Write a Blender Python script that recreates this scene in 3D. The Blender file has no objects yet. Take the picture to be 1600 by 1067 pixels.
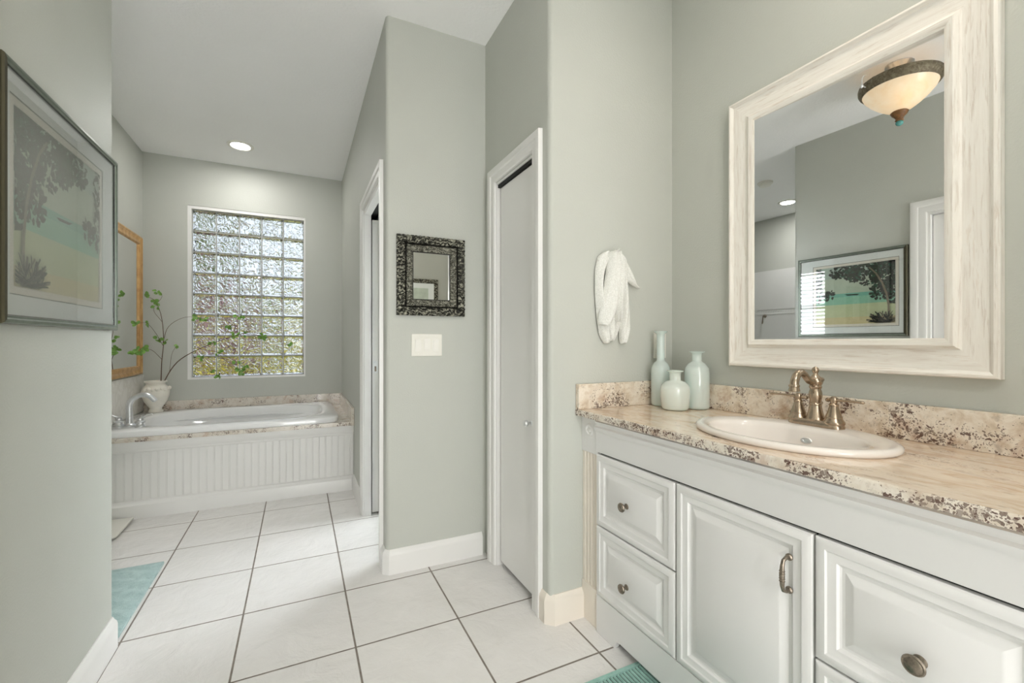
import bpy, math, random
from mathutils import Vector, Matrix
random.seed(7)
PI = math.pi
S = bpy.context.scene
C = S.collection

# ------------------------------------------------------------------ camera, world, exposure
cam_d = bpy.data.cameras.new('camera')
cam_d.sensor_width = 36.0
cam_d.lens = 36.0 * 675.34 / 1600.0
cam_d.shift_x = 0.01228
cam_d.shift_y = 0.0008
cam_d.clip_start = 0.02
cam = bpy.data.objects.new('camera', cam_d); C.objects.link(cam)
cam.location = (0, 0, 1.162)
cam.rotation_euler = (PI / 2, 0, -0.434427)
S.camera = cam
S.view_settings.view_transform = 'Standard'
S.view_settings.look = 'None'
S.view_settings.gamma = 1.0
S.view_settings.use_curve_mapping = False
S.view_settings.exposure = 0.6
S.cycles.use_denoising = True
S.cycles.max_bounces = 14
S.cycles.diffuse_bounces = 8
S.cycles.glossy_bounces = 8
S.cycles.transmission_bounces = 10
S.cycles.transparent_max_bounces = 12
S.cycles.sample_clamp_indirect = 8.0

W = bpy.data.worlds.new('sky'); S.world = W; W.use_nodes = True
wn = W.node_tree.nodes; wl = W.node_tree.links
sky = wn.new('ShaderNodeTexSky'); sky.sky_type = 'NISHITA'; sky.sun_disc = False
sky.sun_elevation = math.radians(48); sky.sun_rotation = math.radians(200); sky.dust_density = 4.0; sky.air_density = 0.8
haze = wn.new('ShaderNodeMix'); haze.data_type = 'RGBA'; haze.inputs[0].default_value = .8; haze.inputs[7].default_value = (1.6, 1.64, 1.7, 1)
wl.new(sky.outputs[0], haze.inputs[6]); wl.new(haze.outputs[2], wn['Background'].inputs[0])
wn['Background'].inputs[1].default_value = 0.42

sun_d = bpy.data.lights.new('sun', 'SUN'); sun_d.energy = 2.2; sun_d.angle = 0.01; sun_d.color = (1, .95, .86)
sun = bpy.data.objects.new('sun', sun_d); C.objects.link(sun)
sun.rotation_euler = (math.radians(42), 0, math.radians(-25))

LAMP = dict(tub=4.5, shower=6.5, rear=12.0, vanity=2.6, bulb=22.0, bowl=1.3, toilet_window=14.0, rear_fill=6.0)

# ------------------------------------------------------------------ mesh helper
class MB:
    def __init__(s): s.v = []; s.f = []; s.m = []
    def add(s, vs, fs, m=0):
        b = len(s.v); s.v += [tuple(p) for p in vs]
        for f in fs: s.f.append(tuple(b + i for i in f)); s.m.append(m)
    def box(s, x0, x1, y0, y1, z0, z1, m=0):
        x0, x1 = sorted((x0, x1)); y0, y1 = sorted((y0, y1)); z0, z1 = sorted((z0, z1))
        s.add([(x0,y0,z0),(x1,y0,z0),(x1,y1,z0),(x0,y1,z0),(x0,y0,z1),(x1,y0,z1),(x1,y1,z1),(x0,y1,z1)],
              [(0,3,2,1),(4,5,6,7),(0,1,5,4),(1,2,6,5),(2,3,7,6),(3,0,4,7)], m); return s
    def prism(s, poly, z0, z1, m=0):
        n = len(poly)
        s.add([(x,y,z0) for x,y in poly] + [(x,y,z1) for x,y in poly],
              [tuple(range(n))[::-1], tuple(range(n, 2*n))] + [(i,(i+1)%n,n+(i+1)%n,n+i) for i in range(n)], m); return s
    def loops(s, L, cap0=False, cap1=False, closed=True, m=0, mfun=None):
        n = len(L[0]); b = len(s.v)
        for l in L: s.v += [tuple(p) for p in l]
        for k in range(len(L)-1):
            for i in range(n if closed else n-1):
                j = (i+1) % n
                s.f.append((b+k*n+i, b+k*n+j, b+(k+1)*n+j, b+(k+1)*n+i)); s.m.append(mfun(k,i) if mfun else m)
        if cap0: s.f.append(tuple(b+i for i in range(n))[::-1]); s.m.append(m)
        if cap1: s.f.append(tuple(b+(len(L)-1)*n+i for i in range(n))); s.m.append(m)
        return s
    def lathe(s, prof, o=(0,0,0), axis=(0,0,1), n=32, m=0, sx=1.0, sy=1.0):
        a = Vector(axis).normalized(); q = Vector((0,0,1)).rotation_difference(a); o = Vector(o); L = []
        for r, h in prof:
            L.append([o + q @ Vector((max(r,1e-5)*math.cos(2*PI*i/n)*sx, max(r,1e-5)*math.sin(2*PI*i/n)*sy, h)) for i in range(n)])
        return s.loops(L, cap0=prof[0][0] > 1e-4, cap1=prof[-1][0] > 1e-4, m=m)
    def tube(s, pts, r, n=10, m=0, cap=True, flat=1.0, up=None):
        P = [Vector(p) for p in pts]; L = []
        R = r if isinstance(r, (list, tuple)) else [r]*len(P)
        prev = None
        for i, p in enumerate(P):
            t = (P[min(i+1,len(P)-1)] - P[max(i-1,0)]).normalized()
            if prev is None:
                u = Vector(up) if up else (Vector((0,0,1)) if abs(t.z) < .9 else Vector((1,0,0)))
            else: u = prev
            u = (u - t*u.dot(t)).normalized(); w = t.cross(u); prev = u
            L.append([p + (u*math.cos(2*PI*k/n)*flat + w*math.sin(2*PI*k/n))*R[i] for k in range(n)])
        return s.loops(L, cap0=cap, cap1=cap, m=m)
    def sphere(s, c, r, n=16, m=0, sz=1.0):
        k = max(6, n//2)
        return s.lathe([(r*math.sin(PI*i/k), -r*sz*math.cos(PI*i/k)) for i in range(k+1)], c, n=n, m=m)
    def build(s, name, mats, parent=None, bevel=0, seg=2, angle=35, subsurf=0, flat=False):
        me = bpy.data.meshes.new(name)
        off = Vector((0,0,0)); r = parent
        while r is not None and r.parent is not None: r = r.parent
        if r is not None: off = r.location
        me.from_pydata([tuple(Vector(p) - off) for p in s.v], [], s.f)
        if not isinstance(mats, (list, tuple)): mats = [mats]
        for m in mats: me.materials.append(m)
        me.polygons.foreach_set('material_index', s.m)
        me.validate(); 
        import bmesh
        bm = bmesh.new(); bm.from_mesh(me); bmesh.ops.recalc_face_normals(bm, faces=bm.faces); bm.to_mesh(me); bm.free()
        if not flat:
            me.polygons.foreach_set('use_smooth', [True]*len(me.polygons))
            me.set_sharp_from_angle(angle=math.radians(angle))
        me.update()
        o = bpy.data.objects.new(name, me); C.objects.link(o)
        if parent is not None: o.parent = parent
        if bevel:
            b = o.modifiers.new('bevel', 'BEVEL'); b.width = bevel; b.segments = seg; b.limit_method = 'ANGLE'; b.angle_limit = math.radians(40)
            b.harden_normals = False
        if subsurf:
            ss = o.modifiers.new('sub', 'SUBSURF'); ss.levels = subsurf; ss.render_levels = subsurf
        return o

def thing(name, label, cat, loc, group=None):
    o = bpy.data.objects.new(name, None); C.objects.link(o); o.location = loc; o.empty_display_size = .05
    o['label'] = label; o['category'] = cat
    if group: o['group'] = group
    return o
def tag(o, label, cat, group=None, kind=None):
    o['label'] = label; o['category'] = cat
    if group: o['group'] = group
    if kind: o['kind'] = kind
    return o
def struct(o, label=None, cat=None):
    o['kind'] = 'structure'
    if label: o['label'] = label; o['category'] = cat
    return o

def arc(cx, cy, r, a0, a1, n=6):
    return [(cx + r*math.cos(math.radians(a0+(a1-a0)*i/n)), cy + r*math.sin(math.radians(a0+(a1-a0)*i/n))) for i in range(n+1)]

def rect_loops(plane, a0, a1, b0, b1, prof, base, sign=1):
    """Nested rectangles on a wall: prof = [(inset, height)], height off `base` along the wall's normal."""
    L = []
    for ins, h in prof:
        p = base + sign*h
        q = [(a0+ins, b0+ins), (a1-ins, b0+ins), (a1-ins, b1-ins), (a0+ins, b1-ins)]
        L.append([(p, a, b) if plane == 'X' else (a, p, b) for a, b in q])
    return L

def sweep(mb, path, prof, m=0):
    """Sweep prof = [(out, z)] along plan path, out = to the left of travel."""
    n = len(path); L = []
    for i in range(n):
        d0 = Vector(path[i]) - Vector(path[i-1]) if i > 0 else None
        d1 = Vector(path[i+1]) - Vector(path[i]) if i < n-1 else None
        if d0 is None: d0 = d1
        if d1 is None: d1 = d0
        n0 = Vector((-d0.y, d0.x)).normalized(); n1 = Vector((-d1.y, d1.x)).normalized()
        mt = (n0+n1).normalized(); k = 1.0/max(.3, mt.dot(n0))
        L.append([(path[i][0]+mt.x*o*k, path[i][1]+mt.y*o*k, z) for o, z in prof])
    mb.loops(L, cap0=True, cap1=True, m=m)

def casing(mb, plane, base, sign, a0, a1, top, w, prof, m=0):
    """Three mitred sides of a door casing round opening a0..a1, up to top; prof=[(distance from the opening edge, thickness)]."""
    L = []
    for d, h in prof:
        p = base + sign*h
        q = [(a0-d, 0.0), (a0-d, top+d), (a1+d, top+d), (a1+d, 0.0)]
        L.append([(p, a, b) if plane == 'X' else (a, p, b) for a, b in q])
    L.append(L[0])
    mb.loops(L, closed=False, m=m)
    n = len(prof)
    for col in (0, 3):
        mb.add([L[k][col] for k in range(n)], [tuple(range(n))], m)

# ------------------------------------------------------------------ materials
class NT:
    def __init__(s, name):
        s.mat = bpy.data.materials.new(name); s.mat.use_nodes = True
        s.nt = s.mat.node_tree; s.n = s.nt.nodes; s.l = s.nt.links; s.p = s.n['Principled BSDF']
    def node(s, t, **kw):
        x = s.n.new(t)
        for k, v in kw.items():
            if k.startswith('i_'): x.inputs[k[2:].replace('_', ' ')].default_value = v
            else: setattr(x, k, v)
        return x
    def link(s, a, b): s.l.new(a, b)
    def coord(s, scale=(1,1,1)):
        t = s.node('ShaderNodeTexCoord'); mp = s.node('ShaderNodeMapping'); mp.inputs['Scale'].default_value = scale
        s.link(t.outputs['Object'], mp.inputs[0]); return mp.outputs[0]
    def noise(s, vec, scale, detail=4, rough=.5, dist=0.0):
        x = s.node('ShaderNodeTexNoise'); x.inputs['Scale'].default_value = scale; x.inputs['Detail'].default_value = detail
        x.inputs['Roughness'].default_value = rough; x.inputs['Distortion'].default_value = dist
        s.link(vec, x.inputs['Vector']); return x.outputs['Fac']
    def ramp(s, fac, stops):
        x = s.node('ShaderNodeValToRGB'); e = x.color_ramp.elements
        while len(e) < len(stops): e.new(.5)
        for k, (p, c) in enumerate(stops):
            e[k].position = p; e[k].color = (c, c, c, 1) if not isinstance(c, tuple) else (*c, 1)
        s.link(fac, x.inputs[0]); return x.outputs[0]
    def mix(s, fac, a, b, mode='MIX'):
        x = s.node('ShaderNodeMix', data_type='RGBA', blend_type=mode)
        for sock, v in ((x.inputs[0], fac), (x.inputs[6], a), (x.inputs[7], b)):
            if isinstance(v, (int, float)): sock.default_value = v if sock is x.inputs[0] or sock.type == 'VALUE' else (v, v, v, 1)
            elif isinstance(v, tuple): sock.default_value = (*v, 1)
            else: s.link(v, sock)
        return x.outputs[2]
    def math(s, op, a, b=None, c=None):
        x = s.node('ShaderNodeMath', operation=op)
        for k, v in enumerate((a, b, c)):
            if v is None: continue
            if isinstance(v, (int, float)): x.inputs[k].default_value = v
            else: s.link(v, x.inputs[k])
        return x.outputs[0]
    def bump(s, h, strength=.2, dist=.01):
        x = s.node('ShaderNodeBump'); x.inputs['Strength'].default_value = strength; x.inputs['Distance'].default_value = dist
        s.link(h, x.inputs['Height']); s.link(x.outputs[0], s.p.inputs['Normal']); return x
    def set(s, **kw):
        for k, v in kw.items():
            i = s.p.inputs[{'col':'Base Color','rough':'Roughness','metal':'Metallic','spec':'Specular IOR Level','coat':'Coat Weight','trans':'Transmission Weight','ior':'IOR','sss':'Subsurface Weight'}.get(k, k)]
            if isinstance(v, tuple): i.default_value = (*v, 1) if len(v) == 3 else v
            elif isinstance(v, (int, float)): i.default_value = v
            else: s.link(v, i)
        return s

def srgb(r, g, b):
    f = lambda c: (c/255/12.92 if c/255 <= .04045 else ((c/255+.055)/1.055)**2.4)
    return (f(r), f(g), f(b))

def plain(name, col, rough=.5, metal=0.0, nscale=40, var=.04, bump=0.0, bscale=200, **kw):
    t = NT(name); v = t.coord()
    n = t.noise(v, nscale, 3)
    lo = tuple(c*(1-var) for c in col); hi = tuple(min(1, c*(1+var)) for c in col)
    t.set(col=t.ramp(n, [(.3, lo), (.7, hi)]), rough=rough, metal=metal, **kw)
    if bump: t.bump(t.noise(v, bscale, 3), bump, .004)
    return t.mat

M = {}
M['paint'] = plain('sage_paint', srgb(189, 191, 184), .55, bump=.22, bscale=140, nscale=3, var=.015)
M['ceil'] = plain('ceiling_texture', srgb(247, 247, 247), .9, bump=.5, bscale=60, nscale=2, var=.01)
M['trim'] = plain('white_trim', srgb(229, 228, 226), .32, nscale=4, var=.01)
M['trimcream'] = plain('cream_trim', srgb(229, 221, 210), .35, nscale=4, var=.012)
M['cab'] = plain('cabinet_white', srgb(226, 225, 224), .3, nscale=5, var=.012)
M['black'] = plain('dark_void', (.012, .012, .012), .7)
M['porc'] = plain('white_porcelain', srgb(236, 229, 223), .08, var=.005, coat=.6)
M['acryl'] = plain('tub_acrylic', srgb(236, 237, 238), .12, var=.004, coat=.4)
M['nickel'] = plain('brushed_nickel', srgb(176, 158, 138), .24, 1.0, nscale=80, var=.1)
M['darknickel'] = plain('aged_pewter', srgb(140, 130, 118), .36, 1.0, nscale=200, var=.25)
M['satin'] = plain('satin_chrome', srgb(226, 227, 229), .34, 1.0, nscale=90, var=.05)
M['plastic'] = plain('white_plastic', srgb(232, 230, 222), .35, var=.01)
M['plastic2'] = plain('white_rocker', srgb(238, 236, 230), .3, var=.01)
M['ceramic'] = plain('cream_ceramic', srgb(238, 234, 224), .3, nscale=14, var=.05, bump=.25, bscale=60)
M['bark'] = plain('twig_bark', srgb(96, 72, 56), .7, nscale=120, var=.3)
M['leaf'] = plain('fresh_leaf', srgb(118, 160, 74), .45, nscale=25, var=.35)
M['mirror'] = plain('mirror_silver', (.9, .91, .91), .0, 1.0, var=.0)
M['greenframe'] = plain('grey_green_frame', srgb(112, 120, 110), .3, .5, nscale=60, var=.1)
M['darkframe'] = plain('frame_dark_side', srgb(30, 30, 26), .35, .2)
M['bronze_side'] = plain('frame_olive_side', srgb(72, 68, 50), .35, .4)
M['matboard'] = plain('mat_board', srgb(240, 245, 244), .8, var=.01)
M['matbevel'] = plain('mat_bevel', srgb(236, 232, 222), .8, var=.01)
M['gold'] = None
M['teal'] = plain('teal_glass', srgb(84, 150, 148), .15, var=.2)
M['rosewood'] = plain('finial_brown', srgb(120, 82, 44), .4, nscale=90, var=.3, bump=.4, bscale=120)

def t_floor():
    t = NT('floor_tile'); tc = t.node('ShaderNodeTexCoord'); sp = t.node('ShaderNodeSeparateXYZ'); t.link(tc.outputs['Object'], sp.inputs[0])
    P = .412
    def d(c, o):
        a = t.math('FRACT', t.math('ADD', t.math('DIVIDE', t.math('SUBTRACT', c, o), P), 100.5))
        return t.math('MULTIPLY', t.math('ABSOLUTE', t.math('SUBTRACT', a, .5)), P)
    def cell(c, o): return t.math('FLOOR', t.math('ADD', t.math('DIVIDE', t.math('SUBTRACT', c, o), P), 100.0))
    OX, OY = -.6272, 3.372
    dm = t.math('MINIMUM', d(sp.outputs[0], OX), d(sp.outputs[1], OY))
    mask = t.node('ShaderNodeMapRange', interpolation_type='SMOOTHSTEP'); t.link(dm, mask.inputs[0])
    mask.inputs[1].default_value = .0026; mask.inputs[2].default_value = .0044
    tile = mask.outputs[0]
    wn_ = t.node('ShaderNodeTexWhiteNoise', noise_dimensions='2D'); cb = t.node('ShaderNodeCombineXYZ')
    t.link(cell(sp.outputs[0], OX), cb.inputs[0]); t.link(cell(sp.outputs[1], OY), cb.inputs[1]); t.link(cb.outputs[0], wn_.inputs['Vector'])
    v = t.coord()
    off = t.node('ShaderNodeVectorMath', operation='MULTIPLY_ADD'); t.link(wn_.outputs['Color'], off.inputs[0]); off.inputs[1].default_value = (9, 9, 9); t.link(v, off.inputs[2])
    n1 = t.noise(off.outputs[0], 7, 6, .55, .8)
    colr = t.ramp(n1, [(.3, srgb(227, 225, 223)), (.7, srgb(232, 230, 229))])
    colr = t.mix(t.math('MULTIPLY', wn_.outputs['Value'], .14), colr, srgb(216, 213, 210))
    gn = t.ramp(t.noise(v, 30, 3), [(.3, srgb(122, 114, 106)), (.7, srgb(146, 138, 130))])
    t.set(col=t.mix(tile, gn, colr), rough=t.math('SUBTRACT', .85, t.math('MULTIPLY', tile, .60)))
    veins = t.noise(off.outputs[0], 9, 8, .6, .5)
    h = t.math('ADD', t.math('MULTIPLY', tile, .35), t.math('MULTIPLY', veins, 1.0))
    t.bump(h, .55, .014)
    return t.mat
M['floor'] = t_floor()

def t_granite(name, streak=(1,1,1), warm=0.0, cool=0.0, dark=0.0):
    t = NT(name); v = t.coord(streak)
    base = t.ramp(t.noise(v, 17, 7, .66, .6), [(.28, srgb(186, 164, 140)), (.42, srgb(214, 198, 178)), (.56, srgb(232, 222, 208)), (.74, srgb(216, 198, 178))])
    if warm: base = t.mix(warm, base, srgb(232, 190, 152))
    if cool: base = t.mix(cool, base, srgb(208, 206, 202))
    rust = t.ramp(t.noise(v, 8, 7, .7, .8), [(.56, 0.0), (.64, .8)])
    base = t.mix(t.math('MULTIPLY', rust, .5), base, srgb(160, 108, 68))
    grey = t.ramp(t.noise(v, 30, 6, .72, .2), [(.56, 0.0), (.64, .7)])
    base = t.mix(t.math('MULTIPLY', grey, .5), base, srgb(142, 128, 114))
    clump = t.ramp(t.noise(v, 11, 4, .6), [(.40 + dark, 0.0), (.62 + dark, 1.0)])
    nz = t.node('ShaderNodeTexNoise'); nz.inputs['Scale'].default_value = 60; nz.inputs['Detail'].default_value = 3; t.link(v, nz.inputs['Vector'])
    wob = t.node('ShaderNodeVectorMath', operation='MULTIPLY_ADD'); t.link(nz.outputs['Color'], wob.inputs[0]); wob.inputs[1].default_value = (.022, .022, .022); t.link(v, wob.inputs[2])
    def flecks(scale, thr, soft):
        vo = t.node('ShaderNodeTexVoronoi', feature='F1'); vo.inputs['Scale'].default_value = scale; t.link(wob.outputs[0], vo.inputs['Vector'])
        sz = t.node('ShaderNodeSeparateColor'); t.link(vo.outputs['Color'], sz.inputs[0])
        lim = t.math('MULTIPLY', t.math('MULTIPLY', sz.outputs[0], clump), thr)
        return t.math('MULTIPLY', t.math('LESS_THAN', vo.outputs['Distance'], lim), t.math('ADD', .55, t.math('MULTIPLY', sz.outputs[1], .45)))
    f = t.math('MAXIMUM', flecks(105, .72, .1), flecks(210, .8, .1))
    base = t.mix(t.math('MULTIPLY', f, .95), base, srgb(78, 46, 36))
    t.set(col=base, rough=.16, coat=.3)
    return t.mat
M['granite'] = t_granite('counter_granite', dark=.02)
M['granite_top'] = t_granite('counter_granite_polished_top', (1.35, .55, 1), .25, 0, .13)
M['granite_edge'] = t_granite('counter_granite_edge', (1,1,1), 0, .25, -.06)
M['granite_tub'] = t_granite('tub_deck_granite', (1,1,1), 0, .45, .02)

def t_wood(name, axis):
    t = NT(name)
    sc = {'Y': (16, 1.1, 16), 'Z': (16, 16, 1.1)}[axis]
    v = t.coord(sc)
    g = t.noise(v, 3.2, 7, .62, 1.3); g2 = t.noise(v, 11, 5, .6, .4)
    col = t.ramp(g, [(.3, srgb(224, 216, 207)), (.46, srgb(234, 229, 221)), (.6, srgb(238, 234, 227)), (.74, srgb(216, 203, 188))])
    streak = t.ramp(g2, [(.56, 0.0), (.66, 1.0)])
    col = t.mix(t.math('MULTIPLY', streak, .34), col, srgb(190, 170, 150))
    t.set(col=col, rough=.55); t.bump(t.math('SUBTRACT', 1.0, streak), .35, .002)
    return t.mat
M['wood_h'] = t_wood('whitewashed_wood_h', 'Y'); M['wood_v'] = t_wood('whitewashed_wood_v', 'Z')
def t_goldwood():
    t = NT('honey_gilt_wood'); v = t.coord((4, 4, 1.2))
    t.set(col=t.ramp(t.noise(v, 8, 6, .6, .8), [(.3, srgb(176, 130, 78)), (.55, srgb(206, 164, 108)), (.75, srgb(228, 192, 140))]), rough=.35, metal=.25)
    return t.mat
M['gold'] = t_goldwood()
def t_pewter(name, sc, lo, mid, hi, bias):
    t = NT(name); v = t.coord()
    nz = t.node('ShaderNodeTexNoise'); nz.inputs['Scale'].default_value = sc*.5; t.link(v, nz.inputs['Vector'])
    add = t.node('ShaderNodeVectorMath', operation='MULTIPLY_ADD'); t.link(nz.outputs['Color'], add.inputs[0]); add.inputs[1].default_value = (.05,.05,.05); t.link(v, add.inputs[2])
    wv = t.node('ShaderNodeTexWave', wave_type='RINGS'); wv.inputs['Scale'].default_value = sc*.35; wv.inputs['Distortion'].default_value = 9; wv.inputs['Detail'].default_value = 2; wv.inputs['Detail Scale'].default_value = 2.5
    t.link(add.outputs[0], wv.inputs['Vector'])
    f = t.math('MULTIPLY', wv.outputs['Fac'], t.ramp(t.noise(v, sc, 4, .6, 1.0), [(.34, .25), (.6, 1.0)]))
    t.set(col=t.ramp(f, [(bias, lo), (bias+.3, mid), (bias+.65, hi)]), rough=.4, metal=.3)
    t.bump(f, .9, .006); return t.mat
M['pewter_band'] = t_pewter('pewter_inner_band', 60, srgb(74, 74, 64), srgb(122, 122, 110), srgb(178, 176, 162), .05)
M['pewter'] = t_pewter('carved_pewter', 46, srgb(30, 30, 24), srgb(86, 86, 74), srgb(188, 186, 170), .1)
def t_towel():
    t = NT('white_terry'); v = t.coord()
    t.set(col=t.ramp(t.noise(v, 200, 3), [(.3, srgb(214, 214, 208)), (.7, srgb(236, 236, 232))]), rough=.95)
    t.p.inputs['Sheen Weight'].default_value = .3
    t.bump(t.math('ADD', t.math('MULTIPLY', t.noise(v, 420, 3), .25), t.noise(t.coord((1, 1, .35)), 38, 3, .5, .8)), .6, .008); return t.mat
M['towel'] = t_towel()
def t_milk(name, col):
    t = NT(name); v = t.coord()
    t.set(col=t.ramp(t.noise(v, 12, 2), [(.3, tuple(c*.97 for c in col)), (.7, col)]), rough=.12, coat=.5, sss=.25)
    t.p.inputs['Subsurface Radius'].default_value = (.02, .03, .03); t.p.inputs['Subsurface Scale'].default_value = .5
    return t.mat
M['milk'] = t_milk('milk_glass', srgb(212, 226, 221))
M['milk2'] = t_milk('milk_glass_pale', srgb(207, 222, 218))
M['milk3'] = t_milk('milk_glass_short', srgb(221, 232, 224))
def t_block():
    t = NT('wavy_glass_block'); v = t.coord()
    t.set(col=(.97, .985, .98), rough=.02, trans=1.0, ior=1.46)
    a = t.noise(v, 15, 1.5, .4, 2.6); rg_ = t.math('ABSOLUTE', t.math('SUBTRACT', a, .5))
    t.bump(t.math('ADD', a, t.math('MULTIPLY', rg_, .9)), .62, .022); return t.mat
M['block'] = t_block()
M['mortar'] = plain('grey_mortar', srgb(170, 172, 170), .8, nscale=60, var=.06)
def t_pane(name, boost=1.0, ior=1.5):
    t = NT(name); t.n.remove(t.p)
    ge = t.node('ShaderNodeNewGeometry'); dp = t.node('ShaderNodeVectorMath', operation='DOT_PRODUCT')
    t.link(ge.outputs['Incoming'], dp.inputs[0]); t.link(ge.outputs['Normal'], dp.inputs[1])
    f = t.math('ADD', .055, t.math('MULTIPLY', .945, t.math('POWER', t.math('SUBTRACT', 1.0, t.math('ABSOLUTE', dp.outputs['Value'])), 2.0)))
    tr = t.node('ShaderNodeBsdfTransparent'); gl = t.node('ShaderNodeBsdfGlossy'); gl.inputs['Roughness'].default_value = 0.0
    mx = t.node('ShaderNodeMixShader'); t.link(f, mx.inputs[0]); t.link(tr.outputs[0], mx.inputs[1]); t.link(gl.outputs[0], mx.inputs[2])
    t.link(mx.outputs[0], t.n['Material Output'].inputs[0]); return t.mat
M['pane'] = t_pane('picture_glass', ior=1.62)
def t_emit(name, col, st):
    t = NT(name); t.set(col=(.8,.8,.8)); t.p.inputs['Emission Color'].default_value = (*col, 1); t.p.inputs['Emission Strength'].default_value = st; return t.mat
M['led'] = t_emit('lamp_lens', (1, .98, .94), 14.0)
def t_bowl():
    t = NT('alabaster_bowl'); v = t.coord()
    n = t.noise(v, 9, 4, .6, .6)
    col = t.ramp(n, [(.3, srgb(250, 222, 180)), (.7, srgb(255, 240, 214))])
    t.n.remove(t.p)
    a = t.node('ShaderNodeBsdfTranslucent'); d = t.node('ShaderNodeBsdfDiffuse'); e = t.node('ShaderNodeEmission'); g = t.node('ShaderNodeBsdfGlossy'); g.inputs['Roughness'].default_value = .25
    for x in (a, d, e): t.link(col, x.inputs[0])
    e.inputs[1].default_value = LAMP['bowl'] * .25
    t.link(t.mix(.55, col, (.1, .09, .07)), d.inputs[0])
    m1 = t.node('ShaderNodeMixShader'); m1.inputs[0].default_value = .045; t.link(d.outputs[0], m1.inputs[1]); t.link(a.outputs[0], m1.inputs[2])
    m2 = t.node('ShaderNodeMixShader'); m2.inputs[0].default_value = .05; t.link(m1.outputs[0], m2.inputs[1]); t.link(g.outputs[0], m2.inputs[2])
    ad = t.node('ShaderNodeAddShader'); t.link(m2.outputs[0], ad.inputs[0]); t.link(e.outputs[0], ad.inputs[1])
    t.link(ad.outputs[0], t.n['Material Output'].inputs[0]); return t.mat
M['bowl'] = t_bowl()
def t_bronze():
    t = NT('weathered_bronze'); v = t.coord()
    n = t.noise(v, 45, 5, .6, 1.5)
    t.set(col=t.ramp(n, [(.3, srgb(84, 72, 54)), (.55, srgb(122, 112, 92)), (.75, srgb(150, 142, 122))]), rough=.5, metal=.35)
    t.bump(n, .6, .004); return t.mat
M['bronze'] = t_bronze()
def t_rug(name, c1, c2, rib=0.0):
    t = NT(name); v = t.coord()
    n = t.noise(v, 38, 5, .6); f = t.noise(v, 300, 3)
    t.set(col=t.ramp(n, [(.3, c1), (.7, c2)]), rough=.95)
    t.p.inputs['Sheen Weight'].default_value = .4
    t.bump(t.math('ADD', f, n), .8 if not rib else rib, .006 if not rib else .002); return t.mat
M['rug'] = t_rug('pale_blue_pile', srgb(156, 188, 188), srgb(186, 212, 210))
M['weave'] = t_rug('teal_weave', srgb(124, 166, 156), srgb(156, 194, 184), .25)
def t_tile(name, pitch):
    t = NT(name); v = t.coord(); br = t.node('ShaderNodeTexBrick')
    t.set(col=srgb(228, 228, 226), rough=.15); return t.mat
M['wtile'] = plain('white_wall_tile', srgb(226, 226, 224), .18, nscale=3, var=.02)
def t_marble():
    t = NT('white_marble_tile'); v = t.coord()
    n = t.noise(v, 5, 7, .6, 1.5)
    t.set(col=t.ramp(n, [(.44, srgb(234, 232, 228)), (.5, srgb(222, 219, 214)), (.56, srgb(235, 233, 229))]), rough=.15); return t.mat
M['marble'] = t_marble()
def t_foliage(name, a, b, sc=14):
    t = NT(name); v = t.coord()
    t.set(col=t.ramp(t.noise(v, sc, 6, .7), [(.3, a), (.7, b)]), rough=.8); return t.mat
M['hedge'] = t_foliage('hedge_leaves', srgb(110, 120, 30), srgb(206, 190, 84))
M['shrub'] = t_foliage('purple_shrub', srgb(66, 52, 58), srgb(150, 126, 128))
M['tree'] = t_foliage('tree_leaves', srgb(58, 74, 48), srgb(132, 146, 112))
M['lawn'] = t_foliage('lawn', srgb(120, 128, 60), srgb(176, 174, 100), 6)

# ------------------------------------------------------------------ the setting
H = 2.80
XL, XV, XC, XD = -.643, 1.615, .396, .935
YB, YC, YT = 4.656, 2.200, 1.524
struct(MB().box(-2.8, 1.75, -2.35, 4.85, -.1, 0).build('floor', M['floor']))
struct(MB().box(-2.8, 1.75, -2.35, 4.85, H, H+.12).build('ceiling', M['ceil']))

m = MB()
m.prism([(XL-.12, 1.29), (XL, 1.29)] + arc(XL-.02, 2.119-.02, .02, 0, 90) + [(XL-.12, 2.119)], 0, H)
m.box(XL-.12, XL, .53, 1.29, 2.03, H); m.box(XL-.12, XL, -2.3, .53, 0, H)
struct(m.build('wall_left', M['paint'], angle=50))
struct(MB().box(-2.62, XL-.12, 2.0, 2.119, 0, H).build('wall_shower_front', M['paint']))
struct(MB().box(-2.74, -2.62, 1.9, 4.8, 0, H).build('wall_shower', M['paint']))
struct(MB().box(-1.34, -1.22, 3.56, YB, 0, H).build('wall_alcove_left', M['paint']))
WX0, WX1, WZ0, WZ1 = -.899, .057, .829, 2.386
m = MB(); m.box(-2.62, WX0, YB, YB+.15, 0, H); m.box(WX1, XV, YB, YB+.15, 0, H); m.box(WX0, WX1, YB, YB+.15, 0, WZ0); m.box(WX0, WX1, YB, YB+.15, WZ1, H)
struct(m.build('wall_back', M['paint']))
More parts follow.
